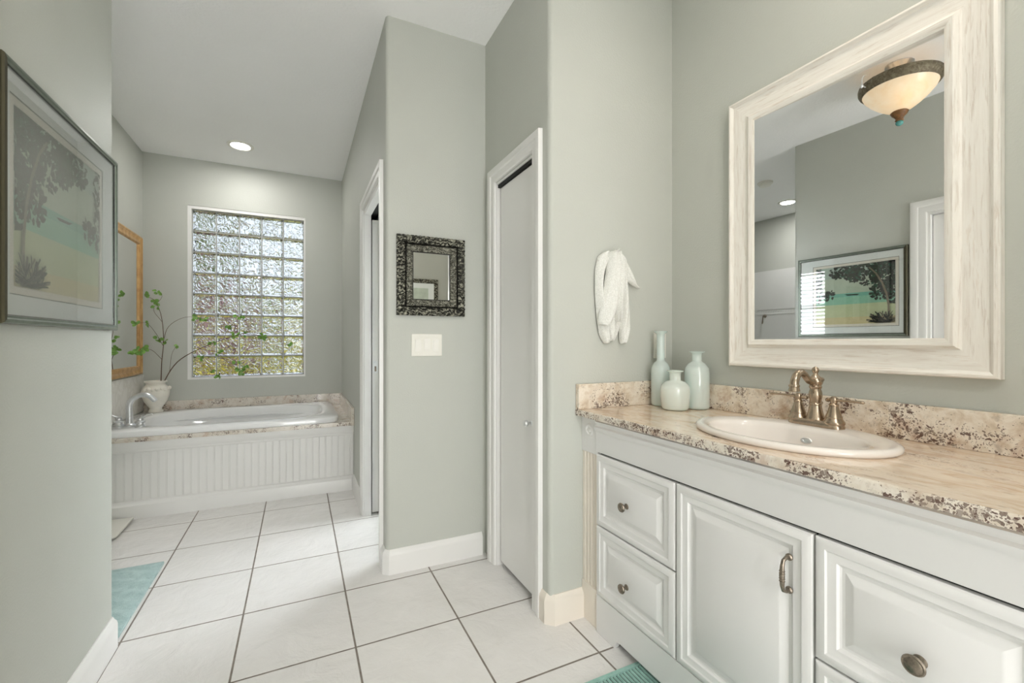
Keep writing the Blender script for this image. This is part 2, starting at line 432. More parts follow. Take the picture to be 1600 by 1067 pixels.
# closet block, with the pocket for the sliding door
m = MB()
m.prism(arc(XC+.02, YC+.02, .02, 180, 270) + [(XV, YC), (XV, YC+.11), (XC, YC+.11)], 0, H)
m.box(XC, XC+.148, YC+.11, 2.345, 0, H); m.box(XC, XC+.148, 2.345, 3.004, 2.04, H)
m.box(XC, XC+.046, 3.004, YB, 0, H); m.box(XC+.102, XC+.148, 3.004, YB, 0, H); m.box(XC+.046, XC+.102, 3.7, YB, 0, H); m.box(XC+.046, XC+.102, 3.004, 3.7, 2.04, H)
struct(m.build('wall_closet', M['paint'], angle=50))
m = MB()
m.prism([(XD, 1.655)] + arc(XD+.022, YT+.022, .022, 180, 270) + [(XV, YT), (XV, YT+.1), (XD+.1, YT+.1), (XD+.1, 1.655)], 0, H)
m.box(XD, XD+.1, 1.655, 2.06, 1.99, H); m.box(XD, XD+.1, 2.06, YC, 0, H)
struct(m.build('wall_linen', M['paint'], angle=50))
TY0, TY1, TZ0, TZ1 = 2.66, 3.66, 1.15, 2.12
m = MB(); m.box(XV, XV+.12, -.67, TY0, 0, H); m.box(XV, XV+.12, TY1, YB+.15, 0, H); m.box(XV, XV+.12, TY0, TY1, 0, TZ0); m.box(XV, XV+.12, TY0, TY1, TZ1, H)
struct(m.build('wall_vanity', M['paint']))
struct(MB().box(.95, XV, -.67, -.55, 0, H).build('wall_vanity_end', M['paint']))
m = MB().box(.95, 1.07, -2.3, -.67, 0, H)
struct(m.build('wall_rear_side', M['paint']))
m = MB().box(XL, .95, -2.32, -2.2, 0, H)
struct(m.build('wall_rear', M['paint']))

# baseboards
BBP = [(0, 0), (.017, 0), (.017, .092), (.014, .104), (.008, .112), (.004, .121), (0, .121)]
def bb(name, paths, mat, prof=BBP):
    m = MB()
    for p in paths: sweep(m, p, prof)
    return struct(m.build(name, mat, angle=30))
c = .018
bb('baseboard_left', [[(XL, 2.119-c), (XL, 1.38)][::-1] + [(XL-c, 2.119), (XL-.12, 2.119)], [(XL, -2.2), (XL, .41)]][:1], M['trim'], [(-a, z) for a, z in BBP])
bb('baseboard_closet', [[(XC, 2.276), (XC, YC+c), (XC+c, YC), (XD-.022, YC)]], M['trim'], [(-a, z) for a, z in BBP])
bb('baseboard_closet_side', [[(XC, 3.575), (XC, 3.068)]], M['trim'], [(-a, z) for a, z in BBP])
bb('baseboard_linen', [[(XD, 1.584), (XD, YT+.022), (XD+.022, YT), (1.098, YT)]], M['trimcream'], [(-a, z) for a, z in BBP])
bb('baseboard_shower_front', [[(XL-.125, 2.119), (-2.6, 2.119)]], M['trim'], [(-a, z) for a, z in BBP])

# casings
CP = [(0.0, 0.0), (0.0, .010), (.006, .014), (.034, .014), (.040, .019), (.060, .022), (.068, .020), (.070, .0)]
def casing_obj(name, plane, base, sign, a0, a1, top, mat, w=1.0):
    m = MB(); casing(m, plane, base, sign, a0, a1, top, w, [(d*w, h) for d, h in CP])
    return struct(m.build(name, mat, angle=30))
casing_obj('trim_1', 'X', XC, -1, 2.345, 3.000, 2.04, M['trim'], .95)
casing_obj('trim_2', 'X', XD, -1, 1.655, 2.055, 1.995, M['trim'], 1.35 if False else 1.05)
casing_obj('trim_3', 'X', XL, 1, .53, 1.29, 2.03, M['trim'], 1.2)

# linen door: jamb + slab
m = MB(); m.box(XD, XD+.1, 1.655, 1.664, 0, 1.99); m.box(XD, XD+.1, 2.046, 2.055, 0, 1.99); m.box(XD, XD+.1, 1.664, 2.046, 1.981, 1.99)
struct(m.build('trim_4', M['trim']))
d = MB().box(XD+.016, XD+.050, 1.668, 2.034, .028, 1.962).build('door_2', M['trim'], bevel=.002)
struct(d, 'narrow flat white closet door between the carved mirror wall and towel wall', 'door')
m = MB(); m.lathe([(.012, 0), (.012, .004), (.006, .008), (.006, .02), (.013, .026), (.015, .033), (.011, .04), (0, .042)], (XD+.016, 1.70, .80), (-1, 0, 0), 20)
m.build('door_knob', M['satin'], d)
struct(MB().box(XD+.0505, XD+.056, 1.664, 2.046, 0, 1.981).box(XD+.006, XD+.0505, 1.664, 2.046, 1.9655, 1.981).build('track_and_gap_shade', M['black']))  # black backing paints in the door gap's shade; upper strip is the track

# pocket door
m = MB(); m.box(XC-.0, XC+.044, 2.992, 3.004, 0, 2.04); m.box(XC+.104, XC+.148, 2.992, 3.004, 0, 2.04); m.box(XC, XC+.148, 2.345, 2.357, 0, 2.04)
m.box(XC, XC+.044, 2.357, 2.992, 2.012, 2.04); m.box(XC+.104, XC+.148, 2.357, 2.992, 2.012, 2.04)
struct(m.build('trim_6', M['trim']))
struct(MB().box(XC+.052, XC+.096, 2.36, 3.5, 2.024, 2.039).build('trim_7', M['black']))
d = MB().box(XC+.053, XC+.095, 3.010, 3.66, .012, 1.99).build('door_3', M['trim'], bevel=.002)
struct(d, 'white pocket door mostly slid into the wall by the tub', 'door')
m = MB(); m.box(XC+.058, XC+.090, 3.0075, 3.012, .955, 1.035)
m.build('latch_plate', M['satin'], d)
m = MB(); m.box(XC+.068, XC+.080, 3.0055, 3.009, .965, 1.0)
m.build('edge_pull', M['darknickel'], d)

# left door seen in the vanity mirror
m = MB(); m.box(XL-.12, XL, 1.275, 1.29, 0, 2.03); m.box(XL-.12, XL, .53, .545, 0, 2.03); m.box(XL-.12, XL, .545, 1.275, 2.015, 2.03)
struct(m.build('trim_8', M['trim']))
m = MB(); DX = XL-.035
m.box(DX-.034, DX-.006, .548, 1.272, .012, 2.012)
fr = [(.0, 0), (.0, .006), (.004, .006)]
for (a0, a1, z0, z1) in ((.548, .660, .012, 2.012), (1.160, 1.272, .012, 2.012), (.660, 1.160, .012, .22), (.660, 1.160, .95, 1.10), (.660, 1.160, 1.88, 2.012), (.86, .96, .22, .95), (.86, .96, 1.10, 1.88)):
    m.box(DX-.006, DX, a0, a1, z0, z1)
d = m.build('door_1', M['trim'], bevel=.002); struct(d, 'white panelled door in the left wall, seen in the vanity mirror', 'door')
m = MB(); m.lathe([(.028, 0), (.028, .006), (.011, .012), (.011, .03), (.024, .04), (.028, .052), (.02, .063), (0, .066)], (DX, .605, .95), (1, 0, 0), 20); m.build('door_knob', M['satin'], d)

# glass block window
gx0, gx1, gz0, gz1 = WX0+.028, WX1-.012, WZ0+.018, WZ1-.028
m = MB()
m.box(WX0, gx0, YB+.004, YB+.14, WZ0, WZ1); m.box(gx1, WX1, YB+.004, YB+.14, WZ0, WZ1); m.box(gx0, gx1, YB+.004, YB+.14, WZ0, gz0); m.box(gx0, gx1, YB+.004, YB+.14, gz1, WZ1)
win = m.build('window_1', M['trim']); struct(win, 'tall glass block window above the bathtub', 'window')
nx, nz = 5, 8; px, pz = (gx1-gx0)/nx, (gz1-gz0)/nz
m = MB(); g = .0055
for i in range(nx+1): m.box(gx0+i*px-g, gx0+i*px+g, YB+.045, YB+.118, gz0, gz1)
for j in range(nz+1): m.box(gx0, gx1, YB+.0455, YB+.1175, gz0+j*pz-g, gz0+j*pz+g)
m.build('mortar_grid', M['mortar'], win)
m = MB()
for i in range(nx):
    for j in range(nz):
        x0, x1, z0, z1 = gx0+i*px+g, gx0+(i+1)*px-g, gz0+j*pz+g, gz0+(j+1)*pz-g
        L = []
        for ins, y in ((.012, YB+.036), (.004, YB+.040), (0, YB+.048), (0, YB+.114), (.004, YB+.122), (.012, YB+.126)):
            L.append([(x0+ins, y, z0+ins), (x1-ins, y, z0+ins), (x1-ins, y, z1-ins), (x0+ins, y, z1-ins)])
        m.loops(L, True, True)
m.build('glass_blocks', M['block'], win, flat=True)

# toilet room window with blinds
m = MB()
m.box(XV+.01, XV+.11, TY0, TY0+.03, TZ0, TZ1); m.box(XV+.01, XV+.11, TY1-.03, TY1, TZ0, TZ1); m.box(XV+.01, XV+.11, TY0, TY1, TZ0, TZ0+.03); m.box(XV+.01, XV+.11, TY0, TY1, TZ1-.03, TZ1)
m.box(XV+.05, XV+.09, TY0, TY1, 1.62, 1.66)
w2 = m.build('window_2', M['trim']); struct(w2, 'white blind covered window of the toilet room, reflected in the beach picture', 'window')
t = NT('daylit_pane'); v = t.coord()
MB().box(XV+.085, XV+.09, TY0+.03, TY1-.03, TZ0+.03, TZ1-.03).build('pane', t_emit('daylit_window', (.9, .96, 1.0), LAMP['toilet_window']), w2)
m = MB()
for k in range(18):
    z = TZ0+.06+k*.048
    a = .70
    dx, dz = .022*math.cos(a), .022*math.sin(a)
    x = XV+.035
    m.add([(x-dx, TY0+.035, z-dz), (x+dx, TY0+.035, z+dz), (x+dx, TY1-.035, z+dz), (x-dx, TY1-.035, z-dz),
           (x-dx, TY0+.035, z-dz+.003), (x+dx, TY0+.035, z+dz+.003), (x+dx, TY1-.035, z+dz+.003), (x-dx, TY1-.035, z-dz+.003)],
          [(0,1,2,3),(4,7,6,5),(0,4,5,1),(1,5,6,2),(2,6,7,3),(3,7,4,0)])
m.box(XV+.012, XV+.055, TY0+.032, TY1-.032, TZ1-.07, TZ1-.03)
m.build('blind', M['trim'], w2)

# made-up glazed door, added behind the camera as a glowing fill light
m = MB(); a0, a1, zt = -.35, .85, 2.12
m.box(a0, a0+.05, -2.2, -2.16, 0, zt); m.box(a1-.05, a1, -2.2, -2.16, 0, zt); m.box(a0, a1, -2.2, -2.16, zt-.05, zt); m.box(a0, a1, -2.2, -2.165, 0, .14)
m.box(.21, .29, -2.2, -2.165, .14, zt-.05)
for z in (.6, 1.07, 1.54): m.box(a0+.05, a1-.05, -2.2, -2.175, z-.012, z+.012)
w3 = m.build('fill_door', M['trim']); struct(w3, 'made-up white glazed double door, added as a glowing fill behind the camera', 'door')
MB().box(a0+.05, a1-.05, -2.198, -2.19, .14, zt-.05).build('pane', t_emit('added_rear_fill', (1.0, 1.0, 1.0), LAMP['rear_fill']), w3)

# shower wall tile
m = MB().box(-2.62, -2.606, 2.13, YB, 0, 2.11)
for z in (1.535, 1.60): m.box(-2.608, -2.600, 2.13, YB, z-.004, z+.004)
for k in range(40):
    y = 2.16+k*.062
    m.tube([(-2.605, y, 1.56), (-2.603, y+.0155, 1.583), (-2.605, y+.031, 1.56), (-2.603, y+.0465, 1.578), (-2.605, y+.062, 1.56)], .003, 5)
struct(m.build('trim_9', M['wtile']), 'white shower wall tile with a wavy border, seen in the vanity mirror', 'wall tile')
struct(MB().box(-1.22, -1.209, 3.56, YB, .575, .885).build('trim_10', M['marble']), 'white marbled tile below the gold framed mirror', 'wall tile')

# outside
struct(MB().box(-3.5, 2.5, 4.85, 5.55, 2.62, 2.72).build('roof_eave', M['trim']))
struct(MB().box(-30, 30, 4.9, 60, -.3, -.2).build('ground', M['lawn']))
def bush(name, mat, c, r, label, cat, n=16, seed=1, sz=1.0):
    rnd = random.Random(seed); m = MB()
    k = 900
    for _ in range(k):
        u, w = rnd.uniform(-1, 1), rnd.uniform(0, 2*PI); s = math.sqrt(1-u*u); q = rnd.uniform(.72, 1.05)
        p = Vector((c[0]+r[0]*q*s*math.cos(w), c[1]+r[1]*q*s*math.sin(w), max(-.2, c[2]+r[2]*q*u)))
        a = Vector((rnd.uniform(-1,1), rnd.uniform(-1,1), rnd.uniform(-1,1))).normalized(); b = a.cross(Vector((rnd.uniform(-1,1), rnd.uniform(-1,1), rnd.uniform(-1,1)))).normalized()
        z = .085*sz*rnd.uniform(.7, 1.4)
        m.add([p-a*z, p+b*z*.5, p+a*z, p-b*z*.5], [(0,1,2,3)])
    f = m.build(name, mat, flat=True)
    cm = MB(); cm.lathe([(0, -.85), (.5, -.75), (.78, -.3), (.78, .2), (.5, .65), (0, .8)], (0,0,0), n=14)
    cm.v = [(c[0]+x*r[0], c[1]+y*r[1], max(-.21, c[2]+z*r[2])) for x, y, z in cm.v]
    cm.build('inner_growth', mat, f)
    return tag(f, label, cat)
bush('hedge', M['hedge'], (1.9, 8.2, .55), (1.95, .9, .95), 'yellow-green hedge outside, behind the right lower glass blocks', 'hedge', seed=3, sz=1.5)
bush('garden_bush', M['hedge'], (-1.55, 7.6, .25), (1.35, .7, .65), 'low yellow-green bush outside, behind the left lowest glass blocks', 'bush', seed=4, sz=1.2)
bush('garden_shrub', M['shrub'], (-1.9, 10.0, 1.1), (1.35, .8, 1.25), 'dark purplish shrub outside, behind the left middle glass blocks', 'shrub', seed=5, sz=1.3)
bush('garden_tree', M['tree'], (1.2, 22, 1.2), (4.2, 1.5, 2.6), 'wide grey-green tree outside, far behind the middle rows of glass blocks', 'tree', seed=8, sz=3)
bush('garden_tree', M['tree'], (-3.6, 12.5, 2.8), (2.3, 1.2, 2.6), 'tall grey-green tree outside, behind the upper left glass blocks', 'tree', seed=6, sz=2)

# ------------------------------------------------------------------ ceiling lights
def downlight(x, y, e, label, tint=(1, .975, .94)):
    r = thing('recessed_light', label, 'ceiling light', (x, y, H), 'recessed ceiling lights')
    m = MB(); m.lathe([(.070, .0), (.098, .0), (.098, -.004), (.092, -.009), (.076, -.010), (.070, -.006), (.070, 0)], (x, y, H-.0005), n=40); m.build('trim_ring', M['plastic'], r)
    m = MB(); m.lathe([(0, 0), (.0695, 0), (.0695, -.004), (0, -.006)], (x, y, H-.0008), n=40); m.build('lens', M['led'], r)
    l = bpy.data.lights.new('lamp', 'AREA'); l.shape = 'DISK'; l.size = .13; l.energy = e; l.color = tint; l.spread = PI
    o = bpy.data.objects.new('lamp', l); C.objects.link(o); o.parent = r; o.location = (0, 0, -.012)
    return r
downlight(-.441, 4.17, LAMP['tub'], 'lit round recessed ceiling light above the bathtub')
downlight(-2.10, 2.95, LAMP['shower'], 'lit recessed ceiling light over the shower, seen only in the vanity mirror')
downlight(1.18, .50, LAMP['vanity'], 'recessed ceiling light over the sink, above the top edge of the picture', (1, .88, .74))
downlight(.20, -1.0, LAMP['rear'], 'added recessed fill light behind the camera, out of the picture')  # unseen fill lamp, added to brighten the room

px_, py_, RZ = -.035, 1.225, 2.655
r = thing('pendant_light', 'semi-flush bowl light with alabaster glass and bronze rim, seen in the vanity mirror', 'ceiling light', (px_, py_, H))
m = MB(); m.lathe([(0, 0), (.066, 0), (.066, -.006), (.056, -.014), (.04, -.026), (.018, -.034), (0, -.036)], (px_, py_, H-.0005), n=36); m.build('canopy', M['satin'], r)
m = MB(); m.tube([(px_, py_, H-.03), (px_, py_, RZ-.14)], .007, 12); m.build('stem', M['satin'], r)
for k in range(3):
    a = k*2*PI/3+.5; m = MB(); ca, sa = math.cos(a), math.sin(a)
    pts = [(px_+ca*q, py_+sa*q, z) for q, z in ((.02, H-.035), (.055, H-.05), (.10, H-.06), (.15, H-.075), (.185, H-.10), (.19, H-.125), (.185, H-.142))]
    m.tube(pts, .005, 8); m.build('scroll_arm', M['bronze'], r)
    m = MB(); b = (px_+math.cos(a+1)*.045, py_+math.sin(a+1)*.045, H-.075); m.lathe([(.012, 0), (.016, .004), (.016, .035), (.01, .045), (0, .047)], b, (math.cos(a+1), math.sin(a+1), -.4), 16); m.build('socket', M['plastic'], r)
    m = MB(); pts = [(px_+ca*(.198+.022*math.sin(t_)), py_+sa*(.198+.022*math.sin(t_)), 2.70-.035*math.cos(t_)) for t_ in [i*PI/8 for i in range(9)]]
    m.tube(pts, .0035, 6); m.build('scroll_loop', M['satin'], r)
    m = MB(); q = Vector((px_+ca*.222, py_+sa*.222, 2.672)); m.lathe([(0, .016), (.004, .010), (.009, 0), (.006, -.008), (0, -.014)], q, n=8); m.build('crystal_drop', M['satin'], r)
m = MB(); m.lathe([(.176, RZ-.004), (.184, RZ-.006), (.193, RZ+.004), (.199, RZ+.018), (.200, RZ+.036), (.196, RZ+.050), (.186, RZ+.056), (.176, RZ+.056), (.174, RZ+.03), (.176, RZ-.004)], (px_, py_, 0), n=56, sx=.95, sy=.95); m.build('rim', M['bronze'], r)
m = MB(); m.lathe([(.182, RZ+.004), (.170, RZ-.024), (.140, RZ-.060), (.104, RZ-.093), (.066, RZ-.120), (.03, RZ-.139), (.004, RZ-.145),
                   (.004, RZ-.140), (.03, RZ-.134), (.065, RZ-.115), (.102, RZ-.088), (.137, RZ-.057), (.166, RZ-.022), (.178, RZ+.004)], (px_, py_, 0), n=56, sx=.95, sy=.95); m.build('bowl', M['bowl'], r, angle=80)
m = MB(); m.lathe([(.002, RZ-.136), (.036, RZ-.132), (.042, RZ-.139), (.036, RZ-.152), (.024, RZ-.164), (.017, RZ-.176), (.017, RZ-.182), (.021, RZ-.185), (.016, RZ-.19), (0.002, RZ-.19)], (px_, py_, 0), n=24); m.build('finial', M['rosewood'], r)
m = MB(); m.sphere((px_, py_, RZ-.201), .018, 20, sz=.9); m.build('finial_ball', M['teal'], r)
l = bpy.data.lights.new('bulb', 'POINT'); l.energy = LAMP['bulb']; l.shadow_soft_size = .035; l.color = (1, .90, .76)
o = bpy.data.objects.new('bulb', l); C.objects.link(o); o.parent = r; o.location = (.05, -.05, RZ-.035-H)

r = thing('smoke_detector', 'round white ceiling detector near the shower, seen in the vanity mirror', 'smoke detector', (-1.245, 2.71, H))
m = MB(); m.lathe([(.07, 0), (.07, -.012), (.066, -.018), (0.002, -.018)], (-1.245, 2.71, H-.0005), n=36); m.build('base_plate', M['plastic'], r)
m = MB(); m.lathe([(.052, -.019), (.056, -.026), (.05, -.040), (.03, -.046), (0, -.047)], (-1.245, 2.71, H), n=36); m.build('cover', M['plastic2'], r)

# ------------------------------------------------------------------ vanity
VY1, VY0 = 1.520, -.548
FX = 1.082
r = thing('vanity_cabinet', 'white vanity cabinet with raised panel doors and drawers under granite top', 'cabinet', (1.3, .6, 0))
m = MB(); m.box(1.112, 1.612, VY0, 1.50, .06, .08); m.box(1.600, 1.612, VY0, 1.50, .08, .852); m.box(1.112, 1.6, 1.484, 1.50, .08, .852); m.box(1.112, 1.6, VY0, VY0+.016, .08, .852); m.box(1.112, 1.13, VY0+.016, 1.484, .73, .852)
m.build('carcass', M['cab'], r)
MB().box(1.168, 1.60, VY0, 1.40, 0, .0605).build('black_shade_plinth', M['black'], r)  # coloured black to paint in the shade under the valance
m = MB()  # black sheet behind the fronts, paints in the shade of their gaps
m.box(1.108, 1.1115, VY0+.01, 1.412, .04, .735); m.build('gap_shade_sheet', M['black'], r)
# apron rail with cove moulding
m = MB()
prof = [(1.112, .722), (1.088, .722), (1.086, .726), (1.086, .800), (1.083, .806), (1.078, .812), (1.076, .822), (1.083, .828), (1.084, .836), (1.080, .844), (1.090, .850), (1.112, .850)]
m.loops([[(x, y, z) for x, z in prof] for y in (1.416, VY0)], True, True); m.build('apron_rail', M['cab'], r)
# pilaster
m = MB(); m.box(1.094, 1.112, 1.413, 1.5235, .705, .850)
m.build('rosette_block', M['cab'], r, bevel=.002)
m = MB(); m.lathe([(.0, .006), (.006, .006), (.010, .002), (.014, .002), (.018, .006), (.022, .006), (.026, .001), (.029, 0)], (1.0938, 1.468, .80), (-1, 0, 0), 32); m.build('rosette', M['cab'], r)
m = MB(); y = 1.417; pts = [(1.115, y)]
pts += [(1.099, y)]
for k in range(4):
    y0 = 1.430+k*.021
    pts += [(1.099, y0), (1.104, y0+.004), (1.104, y0+.010), (1.099, y0+.014)]
pts += [(1.099, 1.5225), (1.115, 1.5225)]
m.prism(pts, .155, .706); m.build('fluted_pilaster', M['trimcream'], r)
m = MB(); m.box(1.093, 1.115, 1.417, 1.5225, 0, .156); m.build('pilaster_foot', M['trimcream'], r, bevel=.002)
# base valance with a bracket foot
m = MB()
poly = [(VY0, .035), (1.270, .035), (1.292, .030), (1.305, .0), (1.414, .0), (1.414, .150), (VY0, .150)]
L = [[(x, y, z) for y, z in poly] for x in (FX+.004, FX+.026)]
m.loops(L, True, True); m.build('base_valance', M['cab'], r, bevel=.0015)
RP = [(0, 0), (0, .013), (.003, .017), (.012, .020), (.022, .020), (.026, .017), (.030, .016), (.044, .016), (.048, .011), (.052, .009), (.058, .009), (.075, .016), (.080, .018)]
def front(name, y0, y1, z0, z1, s=1.0, label=None):
    m = MB(); pr = [(a*s, h) for a, h in RP]
    m.loops(rect_loops('X', y0, y1, z0, z1, pr, FX+.020, -1), False, True)
    m.add([(FX+.0205, y0, z0), (FX+.0205, y1, z0), (FX+.0205, y1, z1), (FX+.0205, y0, z1)], [(0,1,2,3)])
    o = m.build(name, M['cab'], r, angle=22)
    if label: o['label'] = label
    return o
def knob(par, y, z, s=1.0):
    m = MB(); m.lathe([(.011*s, 0), (.010*s, .003), (.0055*s, .006), (.0055*s, .016), (.009*s, .019), (.0155*s, .022), (.017*s, .026), (.0155*s, .029), (.013*s, .0285), (.011*s, .0305), (0, .032)], (FX+.003, y, z), (-1, 0, 0), 28)
    m.build('knob', M['darknickel'], par)
g = .0025
d = front('drawer', 1.011+g, 1.413, .430+g, .714); knob(d, 1.235, .563)
d = front('drawer', 1.011+g, 1.413, .152, .430-g); knob(d, 1.235, .268)
d = front('door', .604+g, 1.011-g, .152, .714)
m = MB(); hy = .657
pts = [(FX+.002, hy, .640), (FX-.012, hy, .641), (FX-.023, hy, .636), (FX-.027, hy, .624), (FX-.028, hy, .600), (FX-.027, hy, .576), (FX-.023, hy, .564), (FX-.012, hy, .559), (FX+.002, hy, .560)]
m.tube(pts, [.0062, .0042, .0042, .0048, .0062, .0048, .0042, .0042, .0062], 12)
for z in (.640, .560): m.lathe([(.0085, 0), (.0085, .003), (.006, .006)], (FX+.001, hy, z), (-1, 0, 0), 16)
for z in (.606, .594, .612, .588): m.lathe([(.0050, -.0012), (.0068, 0), (.0050, .0012)], (FX-.0278, hy, z), n=14)
m.build('handle', M['darknickel'], d)
d = front('drawer', .226+g, .604-g, .430+g, .714); knob(d, .414, .548, 1.12)
d = front('drawer', .226+g, .604-g, .152, .430-g); knob(d, .414, .28, 1.12)
d = front('door', -.18+g, .226-g, .152, .714)
d = front('drawer', -.545, -.18-g, .152, .714); knob(d, -.36, .5)

CZ = .880
r = thing('countertop', 'speckled cream and brown granite counter with upstand along the walls', 'countertop', (1.3, .6, .852))
def slab_with_hole():
    # top surface with elliptical sink cut-out
    m = MB(); n = 48; cx, cy, ax, ay = 1.325, .815, .186, .242
    x0, x1, y0, y1 = 1.066, 1.612, VY0, 1.5225
    inner = [(cx+ax*math.cos(2*PI*i/n), cy+ay*math.sin(2*PI*i/n)) for i in range(n)]
    outer = []
    for i in range(n):
        dx, dy = math.cos(2*PI*i/n), math.sin(2*PI*i/n)
        tx = ((x1-cx) if dx > 0 else (x0-cx))/dx if abs(dx) > 1e-6 else 1e9
        yy1 = cy+.33; yy0 = cy-.33
        ty = ((yy1-cy) if dy > 0 else (yy0-cy))/dy if abs(dy) > 1e-6 else 1e9
        t_ = min(tx, ty); outer.append((cx+dx*t_, cy+dy*t_))
    # snap the corners
    for X_ in (x0, x1):
        for Y_ in (cy-.33, cy+.33):
            i = min(range(n), key=lambda k: (outer[k][0]-X_)**2+(outer[k][1]-Y_)**2); outer[i] = (X_, Y_)
    L = [[(x, y, CZ) for x, y in outer], [(x, y, CZ) for x, y in inner], [(x, y, .853) for x, y in inner], [(x, y, .853) for x, y in outer]]
    m.loops(L + [L[0]], mfun=lambda k, i: 0 if k == 0 else 1)
    m.box(x0, x1, cy+.33, y1, .853, CZ, 0); m.box(x0, x1, y0, cy-.33, .853, CZ, 0)
    # rounded front edge
    e = [(x0+.002, .853), (x0-.0035, .8535), (x0-.005, .8545), (x0-.0055, .8565), (x0-.0055, .8755), (x0-.005, .8780), (x0-.003, .8797), (x0+.002, CZ+.0002)]
    m.loops([[(x, y, z) for x, z in e] for y in (y0, y1)], True, True, m=1)
    return m
slab_with_hole().build('slab', [M['granite_top'], M['granite_edge']], r, angle=40)
MB().box(1.590, 1.6145, VY0, 1.5225, CZ, .984).build('back_upstand', M['granite'], r, bevel=.002)
MB().box(1.062, 1.590, 1.499, 1.5235, CZ, .986).build('side_upstand', M['granite'], r, bevel=.002)

# sink
r = thing('sink', 'oval white drop-in sink set in the granite counter', 'sink', (1.325, .815, CZ))
cx, cy = 1.325, .815; n = 64; L = []
for ax, ay, z, ox in ((.190, .248, CZ+.0005, 0), (.206, .264, CZ+.0005, 0), (.2105, .2685, CZ+.006, 0), (.2105, .2685, CZ+.013, 0), (.205, .263, CZ+.0185, 0), (.196, .254, CZ+.0195, 0),
                      (.150, .216, CZ+.018, -.028), (.143, .210, CZ+.014, -.030), (.138, .204, CZ+.002, -.030), (.126, .188, CZ-.05, -.028), (.105, .155, CZ-.10, -.024), (.065, .095, CZ-.132, -.018), (.022, .022, CZ-.140, -.015),
                      (.022, .022, CZ-.15, -.015), (.08, .11, CZ-.142, -.018), (.118, .168, CZ-.105, -.024), (.136, .198, CZ-.05, -.028), (.147, .213, CZ, -.030)):
    L.append([(cx+ox+ax*math.cos(2*PI*i/n), cy+ay*math.sin(2*PI*i/n), z) for i in range(n)])
m = MB(); m.loops(L + [L[0]]); m.build('basin', M['porc'], r, angle=70)
m = MB(); m.lathe([(.0, .002), (.012, .002), (.0205, .003), (.0205, -.004), (0, -.004)], (cx-.015, cy, CZ-.139), n=24); m.build('drain', M['nickel'], r)
m = MB()
a = Vector((-.97, 0, .25)).normalized()
m.lathe([(.0, .0005), (.0045, .0005), (.005, .002), (.008, .0026), (.0095, .001), (.0095, -.002)], (cx-.030+.1315, cy, CZ-.022), a, 28, sx=1, sy=1.7)
m.build('overflow', M['satin'], r)

# sink faucet
fx, fy, fz = 1.487, .822, CZ+.0188
r = thing('sink_faucet', 'brushed nickel centreset faucet with two lever handles on the sink', 'faucet', (fx, fy, fz))
m = MB(); L = []
for s_, z in ((1, 0), (1, .007), (.97, .013), (.88, .018), (.8, .020)):
    L.append([(fx+px0*s_, fy+py0*s_, fz+z) for px0, py0 in [(.027*math.cos(t_), .050+.030*math.sin(t_)) for t_ in [i*PI/10 for i in range(11)]] + [(-.027*math.cos(t_), -.050-.030*math.sin(t_)) for t_ in [i*PI/10 for i in range(11)]]])
m.loops(L, True, True); m.build('base_plate', M['nickel'], r)
m = MB(); m.lathe([(.025, .016), (.026, .022), (.023, .030), (.0185, .050), (.016, .064), (.0175, .066), (.0175, .069), (.0150, .072), (.016, .082), (.0185, .094), (.0175, .106), (.0145, .116), (.0165, .119), (.0175, .123), (.0155, .127), (.019, .133), (.021, .141), (.0185, .150), (.011, .157), (.007, .162), (.0065, .166), (.009, .170), (.0100, .176), (.008, .182), (.003, .186), (0, .1865)], (fx, fy, fz), n=32); m.build('body', M['nickel'], r)
m = MB()
ctrl = [(0, .140), (-.020, .139), (-.034, .143), (-.046, .152), (-.058, .163), (-.072, .170), (-.088, .168), (-.100, .158), (-.107, .144), (-.109, .130)]
m.tube([(fx+a, fy, fz+b) for a, b in ctrl], [.013, .0115, .0105, .0100, .0100, .0105, .011, .0115, .012, .012], 18)
m.lathe([(.0125, 0), (.0150, -.002), (.0150, -.006), (.0130, -.008), (.0150, -.016), (.0160, -.020), (.012, -.022), (.011, -.016)], (fx-.109, fy, fz+.134), n=24); m.build('spout', M['nickel'], r)
m = MB(); m.tube([(fx+.008, fy, fz+.141), (fx+.030, fy, fz+.143)], [.006, .005], 12); m.sphere((fx+.032, fy, fz+.1435), .008, 14); m.build('rear_knob', M['nickel'], r)
m = MB(); m.tube([(fx+.030, fy, fz+.015), (fx+.030, fy, fz+.066)], .0026, 10); m.sphere((fx+.030, fy, fz+.070), .0055, 12); m.build('lift_rod', M['nickel'], r)
for sgn in (1, -1):
    y = fy+sgn*.052
    m = MB(); m.lathe([(.027, .012), (.0285, .016), (.0275, .021), (.023, .028), (.0215, .032), (.0225, .034), (.0185, .044), (.0135, .060), (.0115, .068), (.013, .070), (.013, .073), (.009, .077), (.009, .080), (.0115, .086), (.010, .093), (.005, .097), (0, .098)], (fx, y, fz), n=28)
    h = m.build('handle', M['nickel'], r)
    m = MB(); m.tube([(fx+.006, y-sgn*.018, fz+.0845), (fx, y, fz+.086), (fx-.004, y+sgn*.022, fz+.0875), (fx-.010, y+sgn*.055, fz+.0885), (fx-.014, y+sgn*.082, fz+.089), (fx-.0145, y+sgn*.086, fz+.089)], [.0065, .0068, .0052, .0040, .0058, .002], 12, flat=.8)
    m.sphere((fx+.007, y-sgn*.020, fz+.0845), .0072, 12); m.build('lever', M['nickel'], h)

